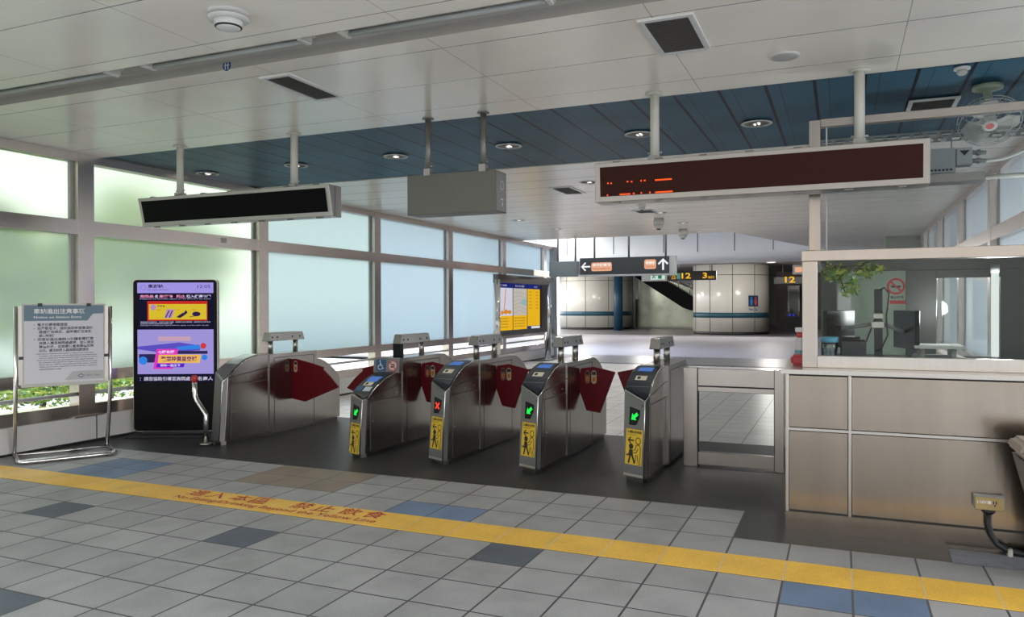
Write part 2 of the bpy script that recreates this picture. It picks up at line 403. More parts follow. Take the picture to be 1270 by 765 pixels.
# smoke detector etc on the ceiling
def lathe_thing(name, label, cat, loc, parts, group=None):
    o = thing(name, label, cat, loc, 0, group)
    for nm, prof, mat in parts: MB().lathe(prof).build(nm, mat, o)
    return o
lathe_thing('smoke_detector', 'white domed smoke detector near the front of the ceiling', 'smoke detector', (.20, -1.045, 3.3),
    [('base', [(.118, 0), (.118, -.008), (.06, -.012)], WHITEP), ('collar', [(.05, -.012), (.05, -.03), (.118, -.03), (.118, -.042), (.075, -.045)], WHITEP),
     ('sensor_dome', [(.075, -.045), (.085, -.05), (.078, -.085), (.05, -.10), (.02, -.105)], WHITEP), ('vent_ring', [(.0785, -.082), (.0795, -.084), (.074, -.090)], DARKSEAM)])
lathe_thing('ceiling_speaker', 'round perforated ceiling speaker behind the square vent', 'speaker', (3.18, 1.115, 3.3),
    [('rim', [(.105, 0), (.105, -.008), (.09, -.012)], WHITEP), ('grille', [(.09, -.010), (.085, -.014), (.01, -.015)], GREYL)])
lathe_thing('smoke_detector', 'small white smoke detector at the blue ceiling edge, far upper corner', 'smoke detector', (4.365, 1.93, 3.3),
    [('base', [(.055, 0), (.055, -.015), (.035, -.02)], WHITEP), ('sensor_dome', [(.034, -.02), (.036, -.04), (.022, -.055)], GREYL)])
def vent(label, x0, x1, y0, y1, n, ax, name='ceiling_vent'):
    o = thing(name, label, 'air vent', ((x0+x1)/2, (y0+y1)/2, 3.3)); hx, hy = (x1-x0)/2, (y1-y0)/2; b = .035
    mb = MB()
    for q in ((-hx, hx, -hy, -hy+b), (-hx, hx, hy-b, hy), (-hx, -hx+b, -hy+b, hy-b), (hx-b, hx, -hy+b, hy-b)): mb.box(q[0], q[1], q[2], q[3], -.014, 0)
    mb.build('frame', WHITEP, o)
    MB().box(-hx+b, hx-b, -hy+b, hy-b, -.003, -.001).build('backing', BLACKM, o)
    mb = MB()
    for k in range(n):
        if ax == 0:
            y = -hy+b+(2*hy-2*b)*(k+.5)/n; mb.box(-hx+b, hx-b, y-.005, y+.004, -.011, -.003)
        else:
            x = -hx+b+(2*hx-2*b)*(k+.5)/n; mb.box(x-.005, x+.004, -hy+b, hy-b, -.011, -.003)
    mb.build('louvre', pbr('louvre_brown', (.085, .075, .065, 1), .5), o)
vent('slatted ceiling vent left of the hanging grey box sign', -.535, -.245, .045, .745, 9, 1)
vent('square slatted ceiling vent above the left pole of the red display', 2.395, 2.735, .045, .735, 22, 0)
vent('small dark vent in the white slatted ceiling behind the blue strip', -.44, -.10, 6.1, 6.85, 8, 1)
vent('pale vent in the blue ceiling above the glass booth', 4.08, 4.47, 2.80, 3.52, 10, 0)
vent('small vent at the far end of the slatted ceiling', .0, .38, 9.3, 9.8, 6, 1)

# downlights
proto = None
for x, y, l in [(-4.12, 3.14, 'recessed round downlight in the blue ceiling nearest the windows'), (-2.68, 3.14, 'recessed downlight in the blue ceiling behind the left display pole'),
             (-1.24, 3.14, 'recessed downlight in the blue ceiling left of the grey box sign'), (.20, 3.14, 'recessed downlight in the blue ceiling right of the grey box sign'),
             (1.65, 3.14, 'recessed downlight in the blue ceiling beside the left pole of the red display'), (2.80, 3.14, 'recessed downlight in the blue ceiling between the two red display poles'),
             (.26, 5.87, 'downlight in the white slats at the left end of the red display'), (-2.5, 5.87, 'downlight in the white slats above the left side of the grey box sign'),
             (-2.54, 9.99, 'downlight in the white slats nearest behind the grey box sign'), (-2.44, 11.99, 'second downlight in the white slats behind the grey box sign'), (-2.40, 13.9, 'farthest downlight in the white slats above the direction sign'),
             (.40, 9.9, 'downlight in the white slats between the near security domes'), (.455, 11.88, 'downlight in the white slats beside the far security dome'), (.43, 14.05, 'downlight at the far edge of the white slats by the security domes')]:
    if proto is None:
        proto = thing('downlight', l, 'light', (x, y, 3.3), 0, 'round recessed downlights')
        MB().lathe([(.145, 0), (.145, -.006), (.122, -.008), (.12, -.004)]).build('rim', WHITEP, proto)
        MB().lathe([(.12, -.004), (.08, .009), (.03, .0095)]).build('reflector', REFL, proto)
        mb = MB().cyl((-.02, -.01, .002), (-.02, .05, .002), .012); mb.cyl((.02, -.05, .0), (.02, .03, .0), .012); mb.build('bulb', LAMP, proto)
    else:
        c = copy_tree(proto); c.location = (x, y, 3.3); c['label'] = l
    ld = bpy.data.lights.new('downlight_lamp', 'SPOT'); ld.energy = 38 if y > 4 else 9; ld.color = (1, .94, .85); ld.spot_size = 2.4; ld.spot_blend = .8; ld.shadow_soft_size = .07
    lo = bpy.data.objects.new('lamp', ld); COL.objects.link(lo); lo.parent = proto if 'nearest the windows' in l else c; lo.location = (0, 0, -.03)
for k, (x, y, l) in enumerate([(.416, 8.37, 'small white ceiling sensor nearest under the red display'), (.154, 10.89, 'white security camera dome hanging left of its neighbour'), (.178, 13.35, 'white security camera dome nearest the curved bulkhead')]):
    s = .6 if k == 0 else 1.
    lathe_thing('security_camera', l, 'security camera', (x, y, 3.3), [('mount', [(.10*s, 0), (.10*s, -.05*s), (.12*s, -.055*s), (.12*s, -.11*s), (.10*s, -.12*s)], WHITEP), ('dome', [(.095*s, -.12*s), (.088*s, -.16*s), (.06*s, -.20*s), (.02*s, -.22*s)], pbr('smoked_dome', (.6, .6, .6, 1), .15)), ('lens', [(.04*s, -.205*s), (.04*s, -.225*s), (.02*s, -.23*s)], BLACK)], 'ceiling security domes')

# ================================================================== WINDOW WALLS
def window_wall(side, X, sgn, posts, y_end, frosts, first_bay):
    """glazed wall along y: X is the face of posts and rails, sgn points outwards"""
    gx = X+.1*sgn
    b = lambda a, c: (min(a, c), max(a, c))
    mb = MB(); x0, x1 = b(X, X+.16*sgn)
    for y in posts: mb.box(x0, x1, y, y+.205, .30, 3.3)
    struct(mb.build('wall_%s_posts' % side, STEEL_FRAME))
    mb = MB(); mj = MB()
    ys = [posts[0]]
    for a, c in zip(posts, posts[1:]+[y_end]):
        a2 = a+.205
        x0, x1 = b(X+.003*sgn, X+.15*sgn)
        for z0, z1 in ((3.20, 3.3), (2.375, 2.54), (.69, .82), (.30, .44)): mb.box(x0, x1, a2, c, z0, z1)
        xg0, xg1 = b(gx-.02*sgn, gx+.03*sgn)
        for z0, z1 in ((2.54, 3.2), (.82, 2.375)):
            mj.box(xg0, xg1, a2, a2+.035, z0, z1); mj.box(xg0, xg1, c-.035, c, z0, z1)
        mj.cyl((X+.05*sgn, a2, .56), (X+.05*sgn, c, .56), .022)
    struct(mb.build('wall_%s_rails' % side, STEEL_FRAME)); struct(mj.build('trim_%s' % side, GREYL))
    k = first_bay
    for a, c in zip(posts, posts[1:]+[y_end]):
        fm = frosts[min(k-first_bay, len(frosts)-1)]
        mb = MB(); x0, x1 = b(gx, gx+.012*sgn)
        mb.f([(gx, a+.24, .82), (gx, c-.035, .82), (gx, c-.035, 2.375), (gx, a+.24, 2.375)])
        mb.f([(gx, a+.24, 2.54), (gx, c-.035, 2.54), (gx, c-.035, 3.2), (gx, a+.24, 3.2)])
        if sgn > 0: bmesh.ops.reverse_faces(mb.bm, faces=mb.bm.faces)
        struct(mb.build('window_%d' % k, fm, recalc=False)); k += 1
    x0, x1 = b(X-.02*sgn, X+.2*sgn)
    mb = MB(); mb.box(x0, x1, posts[0], y_end, 0.03, .30)
    struct(mb.build('wall_%s' % side, WALLW))
    mb = MB(); x0, x1 = b(X+.01*sgn, X+.2*sgn); mb.box(x0, x1, posts[0], y_end, 0, .03)
    for y in posts[1:]: 
        x0, x1 = b(X-.022*sgn, X-.018*sgn); mb.box(x0, x1, y+.20, y+.212, .03, .30)
    struct(mb.build('baseboard_%s' % side, DARKSEAM))
    mb = MB(); x0, x1 = b(X-.035*sgn, X+.01*sgn)
    for y in posts: mb.box(x0, x1, y-.08, y+.285, .30, .312)
    struct(mb.build('trim_%s_plates' % side, STEEL))
window_wall('left', -4.4, -1, [-7.33, -4.39, -1.45, 1.485, 4.43, 7.51, 10.43, 13.38, 16.35], 17.3, [FROST_A]*4+[FROST_C, FROST_B], 1)
struct(MB().box(-4.56, -4.36, 17.1, 17.35, 0, 3.3).build('wall_left_corner', GREYP))
window_wall('right', 5.32, 1, [1.2, 4.1, 7.0, 9.9, 12.8, 15.7], 17.5, [FROST_R], 12)
tag(MB().box(-4.43, -4.385, 3.69, 3.76, 2.44, 2.51).build('push_plate', GREYL), 'small square metal plate on the upper window rail under the left display', 'plate')

# ================================================================== TICKET GATES
PROF = [(-.2, .55), (.06, .71), (.12, .765), (.25, .858), (.42, .939), (.6, .975), (.80, .985), (1.7, .985), (1.74, .975), (1.9, .93), (2.08, .82), (2.2, .68), (2.25, .59)]
PROF_LOW = [(-.2, .48), (.03, .585), (.11, .605), (.235, .69), (.415, .772), (.6, .815), (.80, .842), (2.3, .842)]
CUR = PROF
def zp(y):
    for (a, za), (b, zb) in zip(CUR, CUR[1:]):
        if a <= y <= b: return za+(zb-za)*(y-a)/(b-a)
    return CUR[-1][1]
LEAN = .0845
def patch(mb, x0, x1, ya, yb, off, n=6):
    for i in range(n):
        p, q = ya+(yb-ya)*i/n, ya+(yb-ya)*(i+1)/n
        mb.f([(x0, p-off*.5, zp(p)+off), (x1, p-off*.5, zp(p)+off), (x1, q-off*.5, zp(q)+off), (x0, q-off*.5, zp(q)+off)])
def gate_label(mb, M):
    """pictogram: black child walking ahead of an outlined adult, arrow, a heading"""
    mb.M = M
    W, H = .185, .31
    arrow = (-.135, 0)
    chevron_arrow(mb, .058, .212, .066, PI, .001, .2)
    mb.disc(.062, .158, .025, 16, .001)                                  # child's head
    mb.f([(.040, .132, .001), (.082, .132, .001), (.088, .075, .001), (.048, .075, .001)])
    mb.ribbon([(.052, .122), (.040, .082), (.012, .080)], .015, h=.0013)
    mb.ribbon([(.056, .08), (.048, .045), (.040, .010)], .019, h=.0012); mb.ribbon([(.078, .08), (.094, .045), (.108, .012)], .019, h=.0012)
    mb.ribbon([(.138+.026*math.cos(2*PI*k/18), .212+.028*math.sin(2*PI*k/18)) for k in range(18)], .008, True, .001)
    mb.ribbon([(.120, .172), (.112, .138), (.092, .126)], .008, h=.001); mb.ribbon([(.120, .172), (.150, .178), (.166, .155), (.168, .09), (.163, .04), (.172, .010), (.146, .010)], .008, h=.001)
    mb.ribbon([(.090, .104), (.118, .106), (.142, .145)], .008, h=.001); mb.ribbon([(.120, .092), (.116, .05), (.108, .012)], .008, h=.001); mb.ribbon([(.134, .088), (.140, .05), (.150, .02)], .008, h=.001)
    put_text(mb, '孩童請走前面', .014, .274, w=.157, h=.026, bold=.03, lift=.001)
    put_text(mb, 'Let children go first', .016, .254, w=.10, h=.012, bold=.02, lift=.001)
def build_gate(xr, label, kind, y0=1.965, width=.24):
    g = thing('ticket_gate', label, 'ticket gate', (xr-.12, y0, 0), 0, 'row of steel ticket gates')
    xl = .12-width
    global CUR
    CUR = PROF_LOW if kind == 'wide' else PROF
    dz = -.115 if kind == 'wide' else 0.
    # front body: prow-shaped in plan, curved top
    lean = lambda y, z: y+LEAN*z
    def topof(y):
        z = .7
        for _ in range(12): z = zp(lean(y, z))
        return lean(y, z), z
    F = []
    for x, y in ((xl, .10), (.092, 0.), (.12, .05)):
        ty, tz = topof(y); F.append(((x, lean(y, .05), .05), (x, ty, tz)))
    st = [.25, .34, .42, .51, .6, .70, .78]
    R = [F[2]]+[((.12, y, .05), (.12, y, zp(y))) for y in st]
    L = [F[0]]+[((xl, y, .05), (xl, y, zp(y))) for y in st]
    mb = MB()
    mb.mi = 1; mb.f([F[0][0], F[1][0], F[1][1], F[0][1]]); mb.f([F[1][0], F[2][0], F[2][1], F[1][1]]); mb.mi = 0
    mb.f([F[0][1], F[1][1], F[2][1]])
    for a, b in zip(R, R[1:]): mb.f([a[0], b[0], b[1], a[1]])
    for a, b in zip(L, L[1:]): mb.f([b[0], a[0], a[1], b[1]])
    for (a, b), (c, d) in zip(zip(L, L[1:]), zip(R, R[1:])): mb.f([a[1], c[1], d[1], b[1]])
    mb.f([R[-1][0], L[-1][0], L[-1][1], R[-1][1]])
    mb.build('body', [STEEL_GATE, STEEL_TONED], g, bevel=.005, seg=2)
    MB().prism([(xl+.02, .15), (.075, .05), (.105, .10), (.105, 2.16), (xl+.02, 2.16)], 0, .06).build('plinth', STEEL_DARK, g)
    mb = MB(); mb.tube([F[1][0], F[1][1], F[2][1]]+[r_[1] for r_ in R[1:]], .0055, 8); mb.build('edge_highlight', STEEL_BRIGHT, g)  # bright tube imitating the highlight along the body's front edges
    # access doors and dark seams on the right side
    mb = MB(); mb.box(.12, .1225, .155, .765, .075, .67+dz); mb.build('access_door', STEEL_GATE, g, bevel=.001)
    mb = MB(); mb.prism([(.12, .748+dz*1.3), (.775, .815+dz), (.775, .822+dz), (.12, .756+dz*1.3)], .1195, .1215, 0); mb.box(.1195, .1215, .145, .152, .06, .70+dz); mb.box(.1195, .1215, .15, .77, .674+dz, .68+dz)
    mb.build('seam', DARKSEAM, g)
    mb = MB()
    for yy in (.2, .43, .66): mb.cyl((.12, yy, .705+dz+yy*.03), (.1245, yy, .705+dz+yy*.03), .008, n=10)
    mb.cyl((.1225, .20, .36), (.128, .20, .36), .011, n=12); mb.build('lock', STEEL_BRIGHT, g)
    # flap housing, proud of the body, and the rounded rear
    hw = .135 if kind == 'exit' else .15 if kind == 'last' else .13
    mb = MB(); mb.box(xl-.01, hw, .775, 1.69, .03, .975); mb.build('flap_housing', STEEL_GATE, g, bevel=.006, seg=2)
    mb = MB()
    for s, x in ((1, hw), (-1, xl-.01)):
        a, b = (x-.0005, x+.0015) if s > 0 else (x-.0015, x+.0005)
        mb.box(a, b, .86, .866, .05, .93); mb.box(a, b, .86, 1.62, .925, .931); mb.box(a, b, 1.62, 1.626, .05, .931)
    mb.build('housing_seam', DARKSEAM, g)
    mb = MB(); prof = [(1.69, .04)]+[(y, z) for y, z in PROF if y >= 1.74]+[(2.22, .04)]
    prof = [(1.69, .04), (1.69, .975), (1.78, .965), (1.9, .925), (2.0, .875), (2.1, .80), (2.17, .72), (2.215, .62), (2.215, .04)]
    if kind == 'exit': prof = [(1.69, .04), (1.69, .872), (1.80, .855), (1.9, .815), (2.02, .745), (2.12, .675), (2.18, .62), (2.21, .57), (2.205, .04)]
    mb.prism(prof, xl, .12, 0); mb.build('rear_body', STEEL_GATE, g, bevel=.006, seg=2)
    # sensor bar on two pillars
    for n_, y in (('pillar', .95), ('pillar', 1.42)):
        mb = MB(); mb.cyl((0, y, .97), (0, y, 1.14), .033, n=20); mb.build(n_, STEEL, g)
    mb = MB()
    P = [(.86, 1.125), (.90, 1.23), (1.50, 1.23), (1.545, 1.125)]
    lo = [(-.056, .86, 1.125), (.056, .86, 1.125), (.056, 1.545, 1.125), (-.056, 1.545, 1.125)]; hi = [(-.046, .89, 1.232), (.046, .89, 1.232), (.046, 1.51, 1.232), (-.046, 1.51, 1.232)]
    mb.f(lo[::-1]); mb.f(hi)
    for i in range(4): mb.f([lo[i], lo[(i+1) % 4], hi[(i+1) % 4], hi[i]])
    bar = mb.build('sensor_bar', STEEL_GATE, g, bevel=.005)
    mb = MB()
    for yy in (.93, 1.02, 1.30, 1.45): mb.cyl((.049, yy, 1.17), (.054, yy, 1.17), .012, n=10); mb.cyl((-.049, yy, 1.17), (-.054, yy, 1.17), .012, n=10)
    mb.build('sensor_eye', BLACK, bar)
    # nose
    mb = MB()
    rows = [((xl+.012, .182), (.078, .078), (.108, .15))]
    off = .006
    def P3(x, y): return (x, y-.003, zp(y)+off)
    xa, xb = xl+.012, .108
    mb.f([P3(xa, .182), P3(.090, .078), P3(xb, .13), P3(xb, .182)])
    ysn = [.182, .25, .34, .42, .51, .60, .66]
    for a, b in zip(ysn, ysn[1:]): mb.f([P3(xa, a), P3(xb, a), P3(xb, b), P3(xa, b)])
    nose = mb.build('nose_cover', NOSE_GREY if kind == 'exit' else NOSE, g)
    if kind == 'exit':
        mb = MB(); patch(mb, xl+.03, .09, .30, .62, .009); mb.build('reader_lid', pbr('pale_lid', (.45, .48, .50, 1), .12), nose)
    else:
        mb = MB(); ys_ = -.07 if kind == 'wide' else 0; patch(mb, -.062, .072, .42+ys_, .545+ys_, .010); mb.build('reader_screen', emit('reader_screen_blue', srgb(92, 132, 205), .75), nose)
        mb = MB(); patch(mb, -.052, .052, .275, .345, .010, 2); s_ = mb.build('ticket_sticker', pbr('ivory_sticker', (.62, .60, .45, 1), .4), nose)
        mb = MB(); patch(mb, -.035, -.005, .29, .33, .012, 1); mb.build('card_symbol', INK, s_)
        mb = MB(); patch(mb, xa, xb, .196, .202, .0075, 1); mb.build('nose_seam', pbr('seam_grey', (.09, .11, .12, 1), .4), nose)
        # front panel: display and sticker
        M = plane_M((xl, .10, dz), (.092-xl, -.10, 0), (0, LEAN, 1)) @ Matrix.Translation((0, 0, LEAN*dz*-.0))
        if dz: M = plane_M((xl, .10+LEAN*dz, dz), (.092-xl, -.10, 0), (0, LEAN, 1))
        mb = MB(M @ Matrix.Translation((.045, .50, .0025)))
        mb.f([(0, .0, 0), (.07, .0, 0), (.085, .01, 0), (.115, .075, 0), (.118, .135, 0), (0, .16, 0)])
        dsp = mb.build('direction_display', BLACK, g)
        mb = MB(M @ Matrix.Translation((.045, .50, .0045)))
        if kind == 'cross':
            mb.ribbon([(.028, .045), (.088, .105)], .02); mb.ribbon([(.028, .105), (.088, .045)], .02, h=.0006); em = emit('red_led', (1, .06, .03, 1), 1.2)
        else:
            arrow_poly(mb, .058, .075, .09, PI*1.22, 0, .34, .86); em = emit('green_led', (.02, 1, .10, 1), 1.0)
        mb.build('lit_symbol', em, dsp)
        mb = MB(M @ Matrix.Translation((.178, .665, .002))); put_text(mb, {'wide': '5', 'cross': '6', 'go': '7', 'last': '8'}[kind], 0, 0, h=.022, bold=.03); mb.build('gate_number', INK, g)
        Ms = M @ Matrix.Translation((.018, .155, .002))
        mb = MB(Ms); mb.rect(0, .185, 0, .31); st_ = mb.build('sticker', YEL, g)
        mb = MB(); gate_label(mb, Ms); mb.build('pictogram', INK, st_)
        M2 = M @ Matrix.Translation((0, -dz, .0015)); mb = MB(M2); mb.rect(.004, .22, .052, .075); mb.build('foot_strip', STEEL, g)
    return g, xl
def flap(g, pts, y, name='flap', sticker=True, sgn=1, th=.02):
    mb = MB(); mb.prism([(p, q) for p, q in pts], y, y+th, 1)
    o = mb.build(name, RED, g, bevel=.003)
    if sticker:
        for k, dx in enumerate((.075, .145) if sticker == 2 else (.06,)):
            M = plane_M((pts[0][0]+dx*sgn, y-.002-.0006*k, .765), (1, 0, 0), (0, 0, 1))
            mb = MB(M); n = 8; r = .028
            P = [(r*math.cos(PI*k2/n), .08+r*math.sin(PI*k2/n)) for k2 in range(n+1)]+[(-r*math.cos(PI*k2/n), -.005-r*math.sin(PI*k2/n)) for k2 in range(n+1)]
            mb.f([(a, b, 0) for a, b in P]); s_ = mb.build('warning_sticker', pbr('beige_sticker', (.50, .42, .28, 1), .5) if k == 1 or sticker == 1 else pbr('brown_sticker', (.20, .10, .07, 1), .5), o)
            mb = MB(M); mb.rect(-.022, .022, .06, .095, .001); mb.build('print', INK, s_)
            mb = MB(M); mb.f([(-.017, .0, .001), (.0, -.012, .001), (.017, .0, .001), (.015, .04, .001), (-.015, .04, .001)]); mb.build('hand_symbol', pbr('orange_print', (.5, .16, .03, 1), .5), s_)
    return o
FR = [(.0, .89), (.14, .912), (.375, .862), (.36, .822), (.21, .43), (.06, .45), (-.03, .69)]           # narrow lane flap
FW = [(.0, .895), (.05, .90), (.28, .855), (.48, .805), (.47, .78), (.58, .69), (.70, .565), (.20, .37), (.0, .40), (-.06, .68)]   # wide lane flap
# positions of the flaps relative to the gate's centre (right face at +.12)
g1, xl = build_gate(-2.78, 'widest-lane end ticket gate beside the black information screen, no yellow sticker', 'exit')
flap(g1, [(p+.14, q) for p, q in FW], 1.18, 'flap', 1)
gd = []
for xr, lab, kd in [(-.92, 'ticket gate with wheelchair sign on top and green arrow', 'wide'), (.03, 'ticket gate showing a red cross on its front', 'cross'),
                    (1.0, 'ticket gate with green arrow standing between the red cross gate and the end gate', 'go'), (2.0, 'end ticket gate with green arrow next to the low steel fence', 'last')]:
    g, xl = build_gate(xr, lab, kd)
    if kd != 'last': flap(g, [(p+.14, q) for p, q in FR], 1.18, 'flap', 2)
    if kd == 'wide': flap(g, [(-p-.20, q) for p, q in FW], 1.18, 'flap', 0, -1)
    else: flap(g, [(-p-.09, q) for p, q in FR], 1.18, 'flap', 0, -1)
    gd.append(g)
# extras of the wheelchair gate
g = gd[0]
CUR = PROF_LOW
M = plane_M((-.20, .69, .815), (1, 0, 0), (0, .12, 1))
mb = MB(M); mb.box(0, .33, 0, .17, -.06, 0); pl = mb.build('sign_box', STEEL_TONED, g, bevel=.004)
mb = MB(M); mb.rect(.035, .165, .018, .145, .002); bs = mb.build('wheelchair_sign', BLUEP, pl)
def wheelchair(mb, cx, cy, s, h):
    mb.ribbon([(cx-.05*s+.20*s*math.cos(a), cy-.14*s+.20*s*math.sin(a)) for a in [PI*.62+PI*1.25*k/14 for k in range(15)]], .05*s, h=h)
    mb.disc(cx-.09*s, cy+.36*s, .06*s, 12, h)
    mb.ribbon([(cx-.08*s, cy+.27*s), (cx-.05*s, cy-.02*s), (cx+.14*s, cy-.02*s), (cx+.24*s, cy-.28*s), (cx+.32*s, cy-.25*s)], .06*s, h=h)
    mb.ribbon([(cx-.07*s, cy+.12*s), (cx+.12*s, cy+.12*s)], .05*s, h=h)
mb = MB(M); wheelchair(mb, .097, .08, .13, .0035); mb.build('wheelchair_symbol', WHITE, bs)
mb = MB(M); mb.disc(.25, .08, .058, 24, .002); ds = mb.build('prohibition_sign', pbr('pale_pink_disc', (.62, .50, .48, 1), .5), pl)
mb = MB(M); mb.ribbon([(.25+.055*math.cos(2*PI*k/24), .08+.055*math.sin(2*PI*k/24)) for k in range(24)], .012, True, .0035); mb.ribbon([(.212, .118), (.288, .042)], .012, h=.004); mb.build('red_ring', pbr('sign_red', (.5, .05, .05, 1), .5), ds)
mb = MB(M); mb.rect(.225, .27, .06, .075, .003); mb.ribbon([(.225, .095), (.265, .095), (.275, .07)], .012, h=.003); mb.build('luggage_symbol', INK, ds)
mb = MB(); mb.box(-.05, .05, .86, .93, .975, 1.13); mb.build('pillar_reader', BLACK, g, bevel=.004)
mb = MB(); patch(mb, -.10, -.02, .19, .255, .0095, 2); s_ = mb.build('nose_sticker', BLUEP, [c for c in g.children if c.name.startswith('nose_cover')][0])
mb = MB(); patch(mb, .0, .085, .19, .255, .0095, 2); mb.build('nose_sticker', pbr('pale_blue_sticker', (.45, .52, .55, 1), .5), [c for c in g.children if c.name.startswith('nose_cover')][0])
# red topped bent post in front of the end gate
t = thing('bent_post', 'bent steel post with a red cap before the gate by the information screen', 'post', (-2.99, 1.96, 0))
MB().tube([(0, 0, .02), (0, 0, .34)]+[(-.0-.02*k/4, 0, .34+.03*k/4) for k in range(1, 4)]+[(-.10, 0, .46), (-.135, 0, .50), (-.155, 0, .54), (-.165, 0, .60), (-.165, 0, .72)], .026, 16).build('pole', STEEL_BRIGHT, t)
MB().lathe([(.065, .012), (.065, .022), (.03, .03)], (0, 0, 0)).build('base_plate', STEEL, t)
MB().lathe([(.028, .70), (.034, .71), (.036, .755), (.030, .772), (.01, .778)], (-.165, 0, 0)).build('cap', REDP, t)

# ================================================================== FENCE PANEL
t = thing('fence_panel', 'low steel fence with glass middle between the end gate and the counter', 'fence', (2.6, 2.9, 0))
for a, b in ((-.46, -.325), (.375, .462)): MB().box(a, b, 0, .10, 0, .95).build('post', STEEL_POST, t, bevel=.004)
MB().box(-.325, .375, .02, .07, .78, .945).build('top_plate', STEEL_POST, t, bevel=.003)
MB().box(-.325, .375, .015, .075, .725, .772).build('rail', STEEL_POST, t, bevel=.003)
MB().box(-.325, .375, .02, .07, .02, .145).build('bottom_plate', STEEL_POST, t, bevel=.003)
MB().box(-.325, .375, .04, .048, .145, .725).build('glass_pane', GLASS_DK, t)
mb = MB(); mb.box(-.327, -.322, .012, .075, 0, .945); mb.box(.372, .377, .012, .075, 0, .945); mb.box(-.325, .375, .02, .07, .772, .78); mb.build('dark_joint', DARKSEAM, t)

# ================================================================== INFORMATION TOTEM
t = thing('information_totem', 'tall black digital information screen standing by the frosted windows', 'information screen', (-4.27, 2.10, 0), math.radians(25.5))
W_, H_ = 1.0, 1.88
MB().box(-.03, W_+.05, -.16, .26, .0, .02).box(0.1, W_-.1, -.0, .12, .02, .06).build('base', BLACKM, t, bevel=.004)
def rrect(x0, x1, y0, y1, r, n=5):
    P = []
    for cx, cy, a0 in ((x1-r, y1-r, 0), (x0+r, y1-r, PI/2), (x0+r, y0+r, PI), (x1-r, y0+r, 1.5*PI)):
        P += [(cx+r*math.cos(a0+PI/2*k/n), cy+r*math.sin(a0+PI/2*k/n)) for k in range(n+1)]
    return P
MB().prism(rrect(0, W_, .05, H_, .05), .0, .07, 1).build('case', STEEL, t)
MB().prism(rrect(.006, W_-.006, .058, H_-.006, .046), -.004, .0, 1).build('front_glass', BLACK, t)
M = plane_M((.055, -.006, .64), (1, 0, 0), (0, 0, 1)); SW, SH = .90, 1.20
def ly(mb, x0, x1, y0, y1, h): mb.rect(x0*SW, x1*SW, y0*SH, y1*SH, h)
mb = MB(M); ly(mb, 0, 1, 0, 1, 0); scr = mb.build('screen', emit('screen_dark', srgb(22, 22, 44), 1), t)
mb = MB(M); ly(mb, 0, 1, .895, 1, .001); mb.build('header_bar', emit('screen_lavender', srgb(160, 148, 226), 1), scr)
mb = MB(M); put_text(mb, '東湖站', .14*SW, .945*SH, w=.20*SW, h=.038*SH, bold=.03, lift=.002); put_text(mb, 'Donghu Station', .14*SW, .918*SH, w=.27*SW, h=.016*SH, lift=.002); put_text(mb, '12:05', .79*SW, .945*SH, w=.17*SW, h=.032*SH, lift=.002); mb.build('header_lettering', emit('screen_ink', srgb(40, 36, 70), 1), scr)
mb = MB(M); mb.ribbon([(.08*SW+.03*math.cos(2*PI*k/16), .95*SH+.03*math.sin(2*PI*k/16)) for k in range(16)], .006, True, .002); mb.build('header_emblem', emit('screen_mauve', srgb(120, 105, 190), 1), scr)
mb = MB(M); put_text(mb, '危險品', .035*SW, .848*SH, w=.18*SW, h=.03*SH, bold=.04, lift=.002); put_text(mb, '易燃物', .285*SW, .848*SH, w=.18*SW, h=.03*SH, bold=.04, lift=.002); put_text(mb, '禁止', .51*SW, .848*SH, w=.12*SW, h=.03*SH, bold=.04, lift=.002); mb.build('pink_lettering', emit('screen_pink', srgb(226, 140, 178), 1), scr)
mb = MB(M)
put_text(mb, '或', .232*SW, .848*SH, w=.04*SW, h=.03*SH, bold=.03, lift=.002); put_text(mb, '攜入捷運範圍', .645*SW, .848*SH, w=.32*SW, h=.03*SH, bold=.03, lift=.002)
put_text(mb, 'Dangerous and flammable objects are not allowed in the station', .035*SW, .83*SH, w=.93*SW, h=.012*SH, lift=.002)
put_text(mb, '旅客應遵守相關規定，違者依法處以罰鍰，敬請配合並互相提醒，謝謝您的合作與支持', .04*SW, .598*SH, w=.92*SW, h=.014*SH, lift=.002)
put_text(mb, '如發現可疑物品請通知站務人員', .04*SW, .582*SH, w=.42*SW, h=.012*SH, lift=.002)
put_text(mb, 'Passengers carrying such objects shall be subject to a fine under the law', .04*SW, .566*SH, w=.90*SW, h=.010*SH, lift=.002)
mb.build('white_lettering', emit('screen_white', srgb(205, 200, 235), 1), scr)
mb = MB(M); ly(mb, .13, .92, .618, .815, .001); po = mb.build('poster', emit('screen_red', srgb(196, 44, 36), 1), scr)
mb = MB(M); ly(mb, .15, .91, .63, .785, .002); mb.build('poster_field', emit('screen_yellow', srgb(214, 186, 48), 1), scr)
SLIL = emit('screen_lilac', srgb(176, 140, 190), 1); SNAV = emit('screen_navy', srgb(44, 34, 74), 1)
mb = MB(M); mb.f([(.35*SW, .645*SH, .003), (.45*SW, .645*SH, .003), (.49*SW, .73*SH, .003), (.39*SW, .735*SH, .003)])
mb.ribbon([(.37*SW, .65*SH), (.41*SW, .72*SH)], .004, h=.003); mb.build('poster_packet', SLIL, scr)
mb = MB(M); mb.ribbon([(.37*SW, .65*SH), (.42*SW, .72*SH)], .012, h=.004); mb.build('packet_stripe', SNAV, scr)
mb = MB(M); mb.ribbon([(.42*SW, .65*SH), (.46*SW, .72*SH)], .012, h=.004); mb.build('packet_stripe', SNAV, scr)
mb = MB(M); mb.disc(.21*SW, .753*SH, .035, 16, .003); mb.build('poster_emblem', SLIL, scr)
